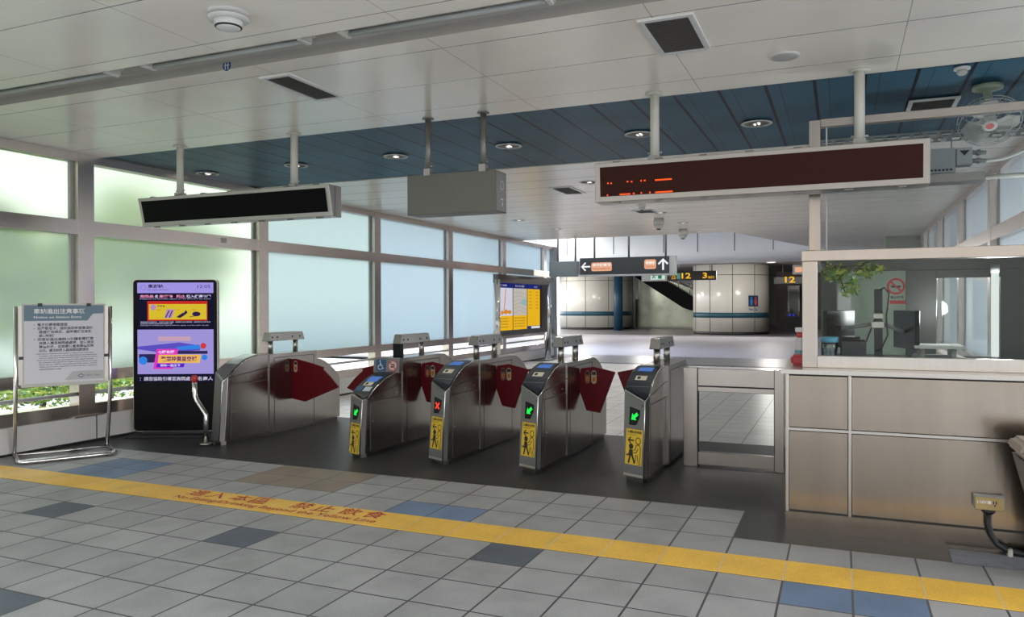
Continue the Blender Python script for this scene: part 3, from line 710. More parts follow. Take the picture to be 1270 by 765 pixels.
mb = MB(M); mb.f([(.51*SW, .655*SH, .003), (.56*SW, .645*SH, .003), (.62*SW, .672*SH, .003), (.60*SW, .70*SH, .003), (.55*SW, .675*SH, .003)]); mb.build('poster_firework', SNAV, scr)
mb = MB(M); mb.f([(.60*SW, .69*SH, .0035), (.625*SW, .675*SH, .0035), (.66*SW, .70*SH, .0035), (.64*SW, .725*SH, .0035)]); mb.build('poster_firework', SNAV, scr)
mb = MB(M); mb.disc(.775*SW, .685*SH, .05, 14, .003, .024*SH); mb.ribbon([(.68*SW, .655*SH), (.72*SW, .66*SH), (.76*SW, .665*SH)], .006, h=.003); mb.build('poster_flare', SNAV, scr)
mb = MB(M); put_text(mb, '爆裂物', .26*SW, .755*SH, w=.10*SW, h=.018*SH, bold=.03, lift=.003); mb.build('poster_lettering', SNAV, scr)
mb = MB(M); put_text(mb, '鞭炮', .26*SW, .722*SH, w=.05*SW, h=.012*SH, lift=.003); put_text(mb, '煙火', .51*SW, .722*SH, w=.05*SW, h=.012*SH, lift=.003); put_text(mb, '信號', .715*SW, .722*SH, w=.05*SW, h=.012*SH, lift=.003); mb.build('poster_caption', emit('screen_orange', srgb(190, 90, 30), 1), scr)
mb = MB(M); ly(mb, 0, 1, .085, .53, .001); mb.build('advert', emit('screen_advert', srgb(158, 146, 214), 1), scr)
mb = MB(M); mb.f([(.0, .36*SH, .0015), (.55*SW, .40*SH, .0015), (.82*SW, .37*SH, .0015), (.82*SW, .32*SH, .0015), (.3*SW, .30*SH, .0015), (0, .335*SH, .0015)]); mb.build('advert_swoosh', emit('screen_blue', srgb(90, 80, 190), 1), scr)
mb = MB(M); mb.f([(.5*SW, .355*SH, .002), (.8*SW, .38*SH, .002), (.84*SW, .335*SH, .002), (.55*SW, .325*SH, .002)]); mb.disc(.04*SW+.03, .22*SH, .05, 14, .002); mb.disc(.88*SW, .25*SH, .035, 12, .002); mb.build('advert_sky', emit('screen_azure', srgb(50, 130, 226), 1), scr)
mb = MB(M); ly(mb, .02, .24, .20, .285, .0018); ly(mb, .24, .92, .285, .315, .0018); mb.build('advert_shade', emit('screen_shade', srgb(46, 40, 84), 1), scr)
mb = MB(M); mb.disc(.865*SW, .365*SH, .035, 14, .003, .03*SH); mb.build('advert_ball', emit('screen_crimson', srgb(206, 56, 66), 1), scr)
mb = MB(M); mb.rect(.27*SW, .70*SW, .415*SH, .46*SH, .002); mb.build('advert_heading', emit('screen_peach', srgb(196, 160, 182), 1), scr)
mb = MB(M); mb.f([(.205*SW, .135*SH, .0025), (.46*SW, .135*SH, .0025), (.54*SW, .335*SH, .0025), (.25*SW, .335*SH, .0025)]); mb.build('advert_magenta', emit('screen_magenta', srgb(222, 60, 190), 1), scr)
mb = MB(M); mb.f([(.245*SW, .152*SH, .003), (.605*SW, .152*SH, .003), (.62*SW, .19*SH, .003), (.255*SW, .19*SH, .003)]); mb.build('advert_violet', emit('screen_violet', srgb(88, 34, 196), 1), scr)
mb = MB(M); mb.f([(.265*SW, .195*SH, .0035), (.815*SW, .195*SH, .0035), (.835*SW, .278*SH, .0035), (.28*SW, .278*SH, .0035)]); mb.build('advert_gold', emit('screen_gold', srgb(236, 186, 84), 1), scr)
mb = MB(M); put_text(mb, '歡樂特賣星空號', .31*SW, .21*SH, w=.47*SW, h=.052*SH, bold=.03, lift=.0045); mb.build('advert_lettering', emit('screen_plum', srgb(110, 50, 110), 1), scr)
mb = MB(M); put_text(mb, 'Q購有購', .275*SW, .289*SH, w=.21*SW, h=.032*SH, bold=.02, lift=.004); put_text(mb, '帶你一起出發', .30*SW, .158*SH, w=.26*SW, h=.026*SH, bold=.02, lift=.004); mb.build('advert_small_lettering', emit('screen_bright', srgb(238, 220, 250), 1), scr)
mb = MB(M); put_text(mb, '：請您協助引導至詢問處', .03*SW, .018*SH, w=.66*SW, h=.04*SH, bold=.01, lift=.002); put_text(mb, '一名商人', .72*SW, .018*SH, w=.27*SW, h=.04*SH, bold=.01, lift=.002); mb.build('ticker_lettering', emit('screen_ticker', srgb(214, 210, 236), 1), scr)

# ================================================================== NOTICE STAND
ang = math.radians(60)
t = thing('notice_stand', 'tubular steel stand holding a printed entry notice by the window wall', 'sign stand', (-3.86, .42, 0), ang)
WS = .86
r = .02
for n_, x in (('post', 0), ('post', WS)):
    pts = [(x, .55, .03), (x, .545, .05), (x, .50, .14), (x, .37, .50), (x, .345, .58), (x, .335, .66), (x, .33, .75), (x, .30, 1.56)]
    MB().tube(pts, r, 14).build(n_, STEEL_BRIGHT, t)
pts = [(0, .56, .025), (0, .06, .025), (.02, .02, .025), (.06, 0, .025), (WS-.06, 0, .025), (WS-.02, .02, .025), (WS, .06, .025), (WS, .56, .025)]
MB().tube(pts, .022, 14).build('foot_frame', STEEL_BRIGHT, t)
for y in (.06, .11, .47): MB().cyl((.0, y, .025), (WS, y, .025), .012).build('foot_rail', STEEL_BRIGHT, t)
for x in (.045, WS-.045):
    MB().box(x-.022, x+.022, .285, .335, .76, 1.56).build('clamp', CASE, t)
    MB().box(x-.02, x+.02, .275, .283, 1.02, 1.05).build('clip', BLACKM, t)
M = plane_M((.07, .29, .77), (1, 0, 0), (0, -.03, 1)); BW, BH = WS-.14, .80
mb = MB(M); mb.box(0, BW, 0, BH, -.02, 0); bd = mb.build('notice_board', PAPER, t)
mb = MB(M); mb.box(-.025, BW+.025, -.035, 0, -.02, .008); mb.box(-.012, 0, 0, BH, -.02, .006); mb.box(BW, BW+.012, 0, BH, -.02, .006); mb.box(-.02, BW+.02, BH, BH+.015, -.02, .008); mb.build('frame', GREYL, t)
for x in (.14, BW-.14):
    mb = MB(M); mb.box(x-.02, x+.02, BH-.01, BH+.022, -.005, .015); mb.build('clip', BLACKM, t)
mb = MB(M); mb.f([(0, BH-.16, .001), (BW*.79, BH-.16, .001), (BW*.86, BH-.09, .001), (BW, BH-.085, .001), (BW, BH, .001), (0, BH, .001)]); mb.build('heading_band', TEAL, bd)
mb = MB(M); put_text(mb, '車站進出注意事項', .085, BH-.088, w=.46, h=.055, bold=.02, lift=.002); put_text(mb, 'Notice on Station Entry', .085, BH-.14, w=.43, h=.03, bold=.01, lift=.002); mb.build('heading_lettering', WHITE, bd)
mb = MB(M)
y = BH-.215
for s_, w in [('•  電子付費感應票證', .30), ('•  台灣敬老卡、進站後即時感應須知', .53), ('    票證使用規定，逾時應補足差額', .53), ('    請依序排隊', .19), ('•  同車站進出逾越15分鐘者需補票', .54), ('    持票人應至詢問處處理，並依規定', .55), ('    票價計收，定期票依最高票價扣款', .55), ('    20元。請洽站務人員詢問相關規定', .50)]:
    put_text(mb, s_.strip(), .085 if s_[0] == '•' else .13, y, w=(w if s_[0] == '•' else w-.05)+.0, h=.033, bold=.018, lift=.002); y -= .038
for k, s_ in enumerate(['•  Entering and exiting the same station is subject to the rules below', '    Passengers who stay over the time limit shall pay the additional fare', '    and are requested to contact the information counter for service', '•  If you enter and exit the same station within fifteen minutes', '    the minimum fare applies for single journey tickets and cards', '    Please ask our staff for any assistance at the station counter', '    Thank you for your cooperation in observing these regulations', '    valid until further notice']):
    put_text(mb, s_.strip(), .095 if s_[0] == '•' else .13, y+.012, w=.53 if k < 7 else .20, h=.015, bold=.02, lift=.002); y -= .0225
mb.build('body_lettering', GREYINK, bd)
mb = MB(M); mb.f([(BW-.36, .02, .001), (BW, .02, .001), (BW, .11, .001), (BW-.29, .11, .001)]); mb.build('corner_band', pbr('pale_grey_print', (.45, .45, .46, 1), .4), bd)
mb = MB(M); mb.ribbon([(BW-.24, .06), (BW-.21, .078), (BW-.18, .06), (BW-.21, .042)], .008, True, .002); put_text(mb, 'Metro Taipei', BW-.165, .048, w=.13, h=.022, lift=.002); mb.build('operator_mark', GREYINK, bd)

# ================================================================== HANGING SIGNS
LEDR = pbr('led_panel_red', (.046, .013, .009, 1), .5, spec=.12)
LEDK = pbr('led_panel_black', (.004, .004, .004, 1), .5, spec=.06)
AMB = emit('led_amber_red', (1, .10, .02, 1), 1.3)
def hang_pole(t, x, y, z0, mat, r=.037):
    mb = MB(); mb.cyl((x, y, z0), (x, y, 3.297-t.location.z), r, n=18); p = mb.build('pole', mat, t)
    zc = 3.299-t.location.z
    MB().lathe([(r*2.0, zc-.002), (r*2.0, zc-.010), (r*1.0, zc-.012)], (x, y, 0)).build('flange', mat, p)
    mb = MB().box(x-r*1.15, x+r*1.15, y-r*1.15, y+r*1.15, z0-.01, z0+.055); mb.cyl((x-r*1.6, y-.0, z0+.03), (x+r*1.6, y, z0+.03), .008, n=8); mb.cyl((x-r*1.6, y-.0, z0+.08), (x+r*1.6, y, z0+.08), .008, n=8); mb.build('bracket', CASE if mat is not CREAM else GREYL, p)
def led_sign(label, x0, x1, yf_top, yf_bot, yb, zb, zt, panel, pole_x, segs):
    t = thing('led_display', label, 'display sign', ((x0+x1)/2, 1.70, zb)); h = (x1-x0)/2; H = zt-zb
    a, b, c = yf_top-1.7, yf_bot-1.7, yb-1.7
    mb = MB(); mb.prism([(b, 0), (c, 0), (c, H), (a, H)], -h, h, 0); mb.build('case', CASE, t, bevel=.004)
    M = plane_M((-h, b-.001, 0), (1, 0, 0), (0, a-b, H)); HH = math.hypot(H, a-b)
    mb = MB(M); mb.rect(.045, 2*h-.045, .045, HH-.035, .003); pn = mb.build('display_panel', panel, t)
    if segs:
        mb = MB(M)
        for X0, X1, z in segs: mb.rect(X0-x0, X1-x0, z-zb-.006, z-zb+.006, .005)
        mb.build('lit_segment', AMB, pn)
    mb = MB()
    for s in (-1, 1): mb.box(s*h-.0015, s*h+.0015, (a+c)/2-.003, (a+c)/2+.003, .01, H-.01)
    mb.build('case_joint', DARKSEAM, t)
    for k in range(7):
      mb = MB(); mb.box(-h+2*h*(k+.5)/7-.03, -h+2*h*(k+.5)/7+.03, a+.03, a+.06, H, H+.015); mb.build('latch', STEEL_DARK, t); mb = MB(); mb.box(-h+2*h*(k+.5)/7-.03, -h+2*h*(k+.5)/7+.03, b+.02, b+.05, -.012, 0); mb.build('latch', STEEL_DARK, t)
    for px in pole_x: hang_pole(t, px-(x0+x1)/2, 0, H, CREAM)
    return t
led_sign('long unlit black display hanging near the left windows', -3.53, -1.00, 1.535, 1.60, 1.745, 2.43, 2.735, LEDK, (-3.08, -1.54), [])
led_sign('long dark red display with lit segments hanging before the booth', 1.665, 4.125, 1.55, 1.57, 1.80, 2.41, 2.73, LEDR, (2.135, 3.672),
         [(1.772, 1.784, 2.563), (1.80, 1.812, 2.561), (1.936, 1.950, 2.566), (1.97, 1.984, 2.563), (2.05, 2.062, 2.565), (2.078, 2.092, 2.566), (2.168, 2.304, 2.563),
          (1.766, 1.778, 2.465), (1.875, 1.965, 2.465), (1.985, 2.0, 2.467), (2.05, 2.062, 2.467), (2.12, 2.132, 2.467), (2.168, 2.310, 2.465)])
t = thing('box_sign', 'blank olive grey box sign hanging from two thin grey poles', 'hanging sign', (.245, 1.70, 2.405))
MB().box(-.455, .455, -.02, .23, 0, .37).build('case', OLIVE, t, bevel=.004)
MB().box(.455, .459, 0.0, .21, .012, .36).build('end_plate', CASE, t)
mb = MB(plane_M((.460, .0, 0), (0, 1, 0), (0, 0, 1))); mb.ribbon([(.09, .21), (.15, .21), (.15, .28), (.09, .28)], .012, True); put_text(mb, '4', .11, .05, h=.05, bold=.02); mb.rect(.09, .15, .11, .125); mb.build('end_print', WHITE, t)
MB().cyl((.03, -.02, .21), (.03, -.026, .21), .012, n=10).build('screw', STEEL_DARK, t)
GPOLE = pbr('grey_pole', (.22, .21, .19, 1), .35, .5)
for x in (.006-.245, .575-.245): hang_pole(t, x, .0, .37, GPOLE, .028)

# ================================================================== SERVICE COUNTER
t = thing('service_counter', 'stainless steel panelled service counter below the glass booth', 'counter', (3.19, 1.05, 0))
LC = 2.08
MB().box(.02, LC, .03, .92, .02, 1.07).build('carcass', STEEL_DARK, t)
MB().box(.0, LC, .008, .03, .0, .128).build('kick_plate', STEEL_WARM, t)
for a, b in ((.022, .398), (.418, LC)):
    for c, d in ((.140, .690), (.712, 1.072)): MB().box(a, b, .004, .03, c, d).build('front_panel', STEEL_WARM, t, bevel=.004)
for a in ((0, .022), (.398, .418)): MB().box(a[0], a[1], .0, .03, .128, 1.08).build('trim_strip', STEEL, t, bevel=.003)
mb = MB(); mb.box(0, LC, .001, .03, .692, .710); mb.build('trim_strip', STEEL, t)
mb = MB(); mb.box(0, LC, .006, .03, .128, .139); mb.box(0, LC, .006, .03, 1.072, 1.082); mb.build('groove', DARKSEAM, t)
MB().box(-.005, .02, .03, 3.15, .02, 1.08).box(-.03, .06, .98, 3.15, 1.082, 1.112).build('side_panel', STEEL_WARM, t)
mb = MB(); mb.box(-.03, LC, -.03, .98, 1.082, 1.112); mb.build('counter_top', STEEL, t, bevel=.006, seg=2)

# ================================================================== GLASS BOOTH
t = thing('glass_booth', 'steel framed glass booth standing on the service counter', 'booth', (3.29, 1.25, 1.112))
zz = 1.112
def bz(name, x0, x1, y0, y1, z0, z1, mat, bev=.003): return MB().box(x0-3.29, x1-3.29, y0-1.25, y1-1.25, z0-zz, z1-zz).build(name, mat, t, bevel=bev)
bz('corner_post', 3.29, 3.39, 1.25, 1.34, zz, 1.865, STEEL_POST)
bz('window_beam', 3.285, 5.30, 1.245, 1.35, 1.865, 1.94, STEEL_POST)
bz('sill_upstand', 3.39, 5.30, 1.25, 1.29, zz, 1.198, STEEL)
bz('window_glass', 3.392, 5.30, 1.265, 1.271, 1.198, 1.865, GLASS, 0)
bz('canopy', 3.30, 5.30, 1.35, 1.97, 1.90, 1.94, STEEL)
bz('upper_post', 3.312, 3.398, 1.90, 1.97, 1.94, 3.005, STEEL_POST)
bz('upper_beam', 3.398, 5.30, 1.90, 1.96, 2.945, 3.01, STEEL_POST)
bz('upper_glass', 3.44, 5.30, 1.925, 1.931, 1.94, 2.945, GLASS_UP, 0)
bz('glass_edge', 3.435, 3.447, 1.92, 1.935, 1.94, 2.945, pbr('glass_edge', (.62, .68, .66, 1), .2), 0)
bz('side_glass', 3.335, 3.341, 1.36, 4.2, 1.13, 1.9, GLASS_UP, 0)
bz('side_beam', 3.30, 3.37, 1.35, 4.25, 1.9, 1.95, STEEL)
# back screen of the booth
DPOST = pbr('dark_door_frame', (.045, .043, .04, 1), .3)
bz('back_beam', 3.35, 5.30, 4.15, 4.22, 1.90, 2.02, DPOST)
bz('back_panel', 3.35, 5.30, 4.16, 4.21, 0, 1.04, STEEL_DARK)
for x0, x1 in ((3.35, 3.50), (4.15, 4.42), (4.97, 5.30)): bz('back_post', x0, x1, 4.15, 4.22, 0, 1.90, DPOST)
GREENF = pbr('green_film_glass', (.42, .56, .46, 1), .15)
bz('green_window', 3.50, 4.15, 4.18, 4.19, 1.04, 1.90, frosted('green_frosted_glass', (.88, .97, .88, 1), .35), 0)
bz('back_glass', 4.42, 4.97, 4.18, 4.186, 1.04, 1.82, GLASS_UP, 0)
bz('back_lintel', 4.42, 4.97, 4.15, 4.22, 1.82, 1.90, DPOST)
M = plane_M((4.06-3.29, 4.176-1.25, 1.74-zz), (1, 0, 0), (0, 0, 1))
mb = MB(M); mb.ribbon([(.075*math.cos(2*PI*k/24), .075*math.sin(2*PI*k/24)) for k in range(24)], .02, True); mb.ribbon([(-.055, .055), (.055, -.055)], .018, h=.001); mb.rect(-.06, .09, -.18, -.145); mb.build('no_smoking_sign', pbr('sign_red2', (.55, .03, .04, 1), .5), t)
mb = MB(M); mb.rect(-.045, .045, -.012, .008, -.001); put_text(mb, '禁止吸菸', -.05, -.125, w=.12, h=.028, bold=.02); mb.build('sign_print', INK, t)

# things in and on the booth
t = thing('plastic_jar', 'clear plastic jar with sky blue lid behind the booth glass', 'jar', (3.465, 1.46, 1.112))
MB().lathe([(.045, 0), (.055, .01), (.050, .08), (.058, .13), (.058, .165), (.05, .175)]).build('jar_body', clear_glass('jar_plastic', (.80, .86, .87, 1), 1.2, .06), t)
MB().lathe([(.062, .172), (.064, .176), (.064, .205), (.058, .212)]).build('lid', pbr('sky_blue_lid', (.10, .38, .58, 1), .35), t)
mb = MB()
for k in range(5): mb.cyl((.025*math.cos(k*1.3), .025*math.sin(k*1.3), .005), (.028*math.cos(k*1.3+.4), .028*math.sin(k*1.3+.4), .12), .009, n=8)
mb.build('contents', pbr('pale_contents', (.55, .6, .6, 1), .4), t)
t = thing('sanitizer_bottle', 'white spray bottle with red collar beside the booth corner post', 'bottle', (3.262, 1.57, 1.112))
MB().lathe([(.035, 0), (.038, .01), (.038, .10), (.034, .12)]).build('bottle_base', pbr('blue_liquid', (.12, .30, .38, 1), .2), t)
MB().lathe([(.036, .10), (.038, .11), (.036, .175), (.018, .20), (.016, .205)]).build('bottle_body', pbr('milky_plastic', (.62, .63, .63, 1), .3), t)
MB().lathe([(.022, .20), (.024, .205), (.024, .235), (.02, .24)]).build('collar', REDP, t)
mb = MB(); mb.box(-.035, .02, -.012, .012, .24, .275); mb.cyl((0, 0, .23), (0, 0, .25), .012); mb.build('spray_head', WHITEP, t, bevel=.006)
t = tag(MB().box(3.205, 3.30, 1.40, 1.52, 1.113, 1.19).build('red_box', REDP, bevel=.016, seg=3), 'small red plastic tray at the counter corner', 'tray')
# monitor pole with two screens
t = thing('monitor_stand', 'black pole stand carrying monitors behind the booth window', 'monitor stand', (3.80, 1.75, 1.112))
MB().box(-.028, .028, -.02, .02, 0, .56).build('pole', BLACKM, t, bevel=.003)
MB().box(-.12, .12, -.08, .1, 0, .012).build('base', BLACKM, t)
MB().box(-.05, .04, -.035, .03, .27, .32).box(-.04, .035, -.04, .03, .34, .38).build('clamp', CASE, t, bevel=.004)
MB().cyl((-.03, .03, .30), (-.26, .06, .26), .014).cyl((.03, .03, .30), (.17, .06, .24), .014).build('arm', GREYP, t)
for n_, x, a in (('monitor', -.27, .95), ('monitor', .19, -1.2)):
    mb = MB(Matrix.Translation((x, .06, .25)) @ Matrix.Rotation(a, 4, 'Z')); mb.box(-.17, .17, -.018, .018, -.13, .15); mb.build(n_, BLACK, t, bevel=.004)
MB().tube([(.0, -.03, .55), (.04, -.04, .57), (.07, -.04, .53), (.06, -.04, .42), (.05, -.04, .36), (.06, -.04, .22), (.02, -.04, .12), (-.02, -.04, .1)], .006, 8).tube([(-.02, -.03, .35), (-.10, -.02, .12), (-.22, 0, .09), (-.28, .02, .14)], .006, 8).build('cable', BLACKM, t)
t = thing('ticket_printer', 'black printer standing between the blue lidded jar and monitor pole', 'printer', (3.62, 1.52, 1.112))
MB().box(-.08, .09, -.1, .1, 0, .19).build('case', BLACKM, t, bevel=.01); MB().box(-.07, .08, -.105, -.10, .03, .10).build('slot', DARKSEAM, t); MB().box(-.07, .05, -.09, .06, .19, .215).build('cover', BLACK, t)
t = thing('document_tray', 'grey desk tray with white paper right of the monitor pole', 'tray', (4.21, 1.80, 1.112))
MB().box(-.17, .15, -.2, .2, .0, .07).build('desk_box', GREYP, t, bevel=.01); MB().box(-.18, .14, -.21, .18, .13, .15).build('shelf', GREYL, t); MB().box(-.15, .05, -.18, .1, .15, .154).build('paper', WHITE, t); MB().box(.06, .09, -.12, .12, .07, .13).box(-.14, -.11, -.12, .12, .07, .13).build('support', GREYP, t)
t = thing('booth_fill_lamp', 'added white tube lamp brightening the far side inside the booth', 'lamp', (4.64, 2.35, 1.10))  # added lamp, its tube and point light brighten the booth
MB().cyl((0, 0, .05), (0, 0, .70), .026, n=14).build('tube', emit('booth_tube', (.95, 1, .97, 1), .85), t)
MB().cyl((0, 0, .70), (0, 0, .76), .03).cyl((0, 0, -1.10), (0, 0, .05), .02).cyl((0, 0, -1.10), (0, 0, -1.07), .12).build('holder', GREYP, t)
ld = bpy.data.lights.new('booth_fill_light', 'POINT'); ld.energy = 22; ld.color = (.95, 1, .97); ld.shadow_soft_size = .1; ld.specular_factor = 0
lo = bpy.data.objects.new('lamp', ld); COL.objects.link(lo); lo.parent = t; lo.location = (0, -.08, .4)
t = tag(MB().box(3.52, 3.62, 2.35, 2.36, 1.50, 1.68).build('paper_sheet', WHITE), 'white paper sheet stuck inside the booth left of the monitor pole', 'paper')

# wall fan, electrical box, tray above the booth
t = thing('ceiling_fan', 'small caged ceiling fan above the glass booth', 'fan', (4.62, 2.55, 3.3))
MB().lathe([(.11, 0), (.11, -.03), (.06, -.045), (.03, -.05), (.03, -.10)]).build('mount', pbr('green_grey_mount', (.35, .40, .28, 1), .4), t)
MB().cyl((0, 0, -.09), (.0, -.03, -.24), .022).build('stem', WHITEP, t)
MF = Matrix.Translation((0, -.06, -.28)) @ Matrix.Rotation(math.radians(-38), 4, 'X')
mb = MB(MF); mb.lathe([(.02, -.07), (.05, -.06), (.055, -.01), (.05, .05), (.02, .06)], n=20); mb.build('motor', WHITEP, t)
mb = MB(MF); mb.lathe([(.055, -.075), (.055, -.082), (.01, -.085)], n=20); hb = mb.build('hub_cap', WHITEP, t)
mb = MB(MF); mb.disc(0, 0, .03, 16, -.086); mb.build('hub_badge', REDP, hb)
for k in range(3):
    mb = MB(MF @ Matrix.Rotation(2*PI*k/3+.4, 4, 'Z'))
    P = [(.04, -.04), (.09, -.11), (.16, -.125), (.205, -.05), (.20, .05), (.12, .085), (.04, .04)]
    lo = [mb.v((x, y, -.03+.18*y)) for x, y in P]; hi = [mb.v((x, y, -.024+.18*y)) for x, y in P]
    mb.bm.faces.new(lo[::-1]); mb.bm.faces.new(hi)
    for i in range(len(P)): mb.bm.faces.new([lo[i], lo[(i+1) % len(P)], hi[(i+1) % len(P)], hi[i]])
    mb.build('blade', pbr('blade_plastic', (.55, .54, .50, 1), .3), t)
mb = MB(MF)
for R_, zc in ((.225, -.03), (.215, -.065), (.215, .02), (.15, -.085), (.15, .045)):
    mb.tube([(R_*math.cos(2*PI*k/28), R_*math.sin(2*PI*k/28), zc) for k in range(29)], .003, 6)
for k in range(16):
    a = 2*PI*k/16; mb.tube([(r_*math.cos(a), r_*math.sin(a), z_) for r_, z_ in ((.05, -.085), (.15, -.085), (.215, -.065), (.225, -.03), (.215, .02), (.15, .045), (.05, .055))], .002, 5)
mb.build('cage', GREYL, t)
t = thing('cable_tray', 'perforated metal cable tray running above the glass booth', 'cable tray', (3.37, 2.62, 2.94))
mb = MB(); mb.box(0, 1.95, 0, .004, 0, .012); mb.box(0, 1.95, 0, .004, .030, .048)
for k in range(20): mb.box(k*.1, k*.1+.035, 0, .004, .012, .030)
mb.build('side_rail', GREYP, t)
mb = MB(); mb.box(0, 1.95, .26, .264, 0, .012); mb.box(0, 1.95, .26, .264, .030, .048)
for k in range(20): mb.box(k*.1, k*.1+.035, .26, .264, .012, .030)
mb.build('side_rail', GREYP, t)
mb = MB()
for k in range(13): mb.box(.05+k*.15, .09+k*.15, 0, .26, 0, .004)
mb.build('rung', GREYP, t)
for x in (.3, 1.2): MB().cyl((x, .13, .0), (x, .13, .36), .006, n=8).build('hanger', GREYP, t)
t = thing('control_cabinet', 'grey electrical cabinet with cable glands beside the red display end', 'electrical box', (4.30, 2.40, 2.60))
MB().box(-.17, .08, 0, .16, .0, .20).build('cabinet', pbr('cabinet_grey', (.36, .38, .39, 1), .4), t, bevel=.004)
mb = MB()
for k in range(8): mb.box(-.15+k*.027, -.132+k*.027, -.002, .0, .02, .035)
mb.build('louvre', DARKSEAM, t)
MB().box(.09, .20, .03, .14, .06, .20).build('junction_box', pbr('junction_grey', (.42, .44, .45, 1), .4), t, bevel=.004)
mb = MB(plane_M((.145, .028, .165), (1, 0, 0), (0, 0, 1))); mb.f([(-.035, .012, 0), (.035, .012, 0), (.0, -.03, 0)]); mb.build('warning_mark', INK, t)
for z_ in (.10, .165):
    MB().cyl((.20, .085, z_), (.30, .085, z_-.01), .018).cyl((.235, .085, z_-.003), (.26, .085, z_-.006), .025, n=6).build('cable_gland', GREYP, t)
MB().box(-.20, .28, -.02, .20, -.07, -.005).build('support_shelf', STEEL_DARK, t)
MB().tube([(.30, .085, .09), (.42, .09, .10), (.55, .10, .15), (.68, .11, .22), (.85, .12, .30)], .014, 10).build('conduit', WHITEP, t)
MB().cyl((.28, .1, -.035), (.95, .12, -.03), .020).build('conduit', WHITEP, t)
for x in (-.16, .06): MB().cyl((x, .08, .2), (x, .08, .40), .005, n=8).build('hanger', GREYP, t)

# outlet on the counter, its cable, and the bin
t = thing('outlet_box', 'brass coloured outlet box on the counter front', 'outlet', (4.395, 1.045, .315))
MB().box(-.082, .082, -.045, .006, -.035, .045).build('back_box', GREYP, t, bevel=.004)
MB().box(-.078, .078, -.055, -.045, -.045, .035).build('cover_plate', pbr('brass_plate', (.45, .34, .16, 1), .35, .6), t, bevel=.003)
mb = MB(plane_M((-.065, -.0565, -.005), (1, 0, 0), (0, 0, 1))); put_text(mb, '110V', .0, 0, h=.02, bold=.02); mb.rect(.055, .075, .0, .02); mb.build('plate_print', WHITE, t)
mb = MB(plane_M((.02, -.0565, -.005), (1, 0, 0), (0, 0, 1))); mb.rect(0, .006, 0, .02); mb.rect(.014, .02, 0, .02); mb.disc(.010, -.008, .005); mb.build('socket_hole', INK, t)
MB().lathe([(.04, -.045), (.038, -.06), (.022, -.075)], (0, -.022, 0)).build('gland', BLACKM, t)
tag(MB().tube([(4.395, 1.02, .245), (4.395, 1.02, .17), (4.41, 1.01, .11), (4.44, 1.0, .06), (4.50, .985, .03), (4.58, .975, .022), (4.9, .96, .022), (5.3, .95, .022)], .018, 12).build('power_cable', BLACKM), 'thick black cable hanging from the brass outlet to the floor', 'cable')
tag(MB().box(4.49, 4.515, .955, 1.005, .004, .046).build('cable_clip', GREYL), 'small pale cable clip holding the black cable to the floor', 'clip')
t = thing('waste_bin', 'grey tapered waste bin with pale top cut by the frame edge', 'bin', (4.78, .62, 0))
def taper(x0, x1, y0, y1, z0, X0, X1, Y0, Y1, z1):
    mb = MB(); a = [(x0, y0, z0), (x1, y0, z0), (x1, y1, z0), (x0, y1, z0)]; b = [(X0, Y0, z1), (X1, Y0, z1), (X1, Y1, z1), (X0, Y1, z1)]
    mb.f(a[::-1]); mb.f(b)
    for i in range(4): mb.f([a[i], a[(i+1) % 4], b[(i+1) % 4], b[i]])
    return mb
BIN = pbr('bin_grey', (.13, .12, .11, 1), .35, spec=.5)
taper(-.16, .22, -.14, .14, .10, -.31, .3, -.19, .19, .71).build('bin_body', BIN, t, bevel=.03, seg=3)
taper(-.33, .32, -.21, .21, .71, -.30, .29, -.18, .18, .78).build('rim', pbr('bin_rim', (.24, .20, .165, 1), .35), t, bevel=.02, seg=3)
MB().box(-.22, .22, -.13, .13, .775, .785).build('lid', pbr('bin_lid', (.6, .58, .55, 1), .4), t, bevel=.004)
MB().box(-.12, .2, -.12, .12, 0, .10).build('stand', BLACKM, t)
mb = MB(plane_M((-.10, -.185, .44), (1, 0, 0), (0, -.08, 1))); mb.ribbon([(.03*math.cos(2*PI*k/6), .03*math.sin(2*PI*k/6)) for k in range(6)], .01, True); mb.rect(-.02, .05, -.08, -.055); mb.build('white_mark', WHITE, t)

# ================================================================== MAP BOARD
t = thing('map_board', 'framed station map panel standing between two round steel posts', 'map board', (-4.05, 14.0, 0))
for y in (-1.78, 1.72): MB().cyl((0.0, y, 0), (0.0, y, 2.17), .085, n=24).cyl((0, y, 0), (0, y, .03), .15, n=24).build('post', STEEL_BRIGHT, t)
MB().box(-.06, .02, -1.70, 1.64, .80, .93).box(-.06, .06, -1.86, 1.80, 2.10, 2.30).box(-.06, .02, 1.16, 1.64, .93, 2.10).build('frame', STEEL_DARK, t)
MB().box(-.06, .0, -1.66, 1.16, .93, 2.10).build('backing', BLACKM, t)
M = plane_M((.003, -1.66, .93), (0, 1, 0), (0, 0, 1)); mb = MB(M)
def lit(name, rects, col, h, s=.9, extra=None):
    mb = MB(M)
    for q in rects: mb.rect(q[0], q[1], q[2], q[3], h)
    if extra: extra(mb)
    return mb.build(name, emit('map_'+name, col, s), t)
lit('map_header', [(.0, .84, 1.05, 1.17), (.88, 1.80, 1.05, 1.17), (1.84, 2.74, 1.05, 1.17)], srgb(34, 42, 120), .001)
lit('map_sheet', [(.0, .84, .36, 1.05)], srgb(214, 214, 230), .001)
lit('street_map', [(.88, 1.80, .36, 1.05)], srgb(198, 194, 184), .001)
lit('map_key', [(.0, .84, .0, .36), (.88, 1.80, .0, .36), (1.84, 2.74, .07, 1.05)], srgb(242, 186, 34), .001)
lit('map_footer', [(1.84, 2.0, .0, .07)], srgb(40, 60, 140), .001); lit('footer_strip', [(2.1, 2.74, .0, .06)], srgb(230, 230, 235), .001)
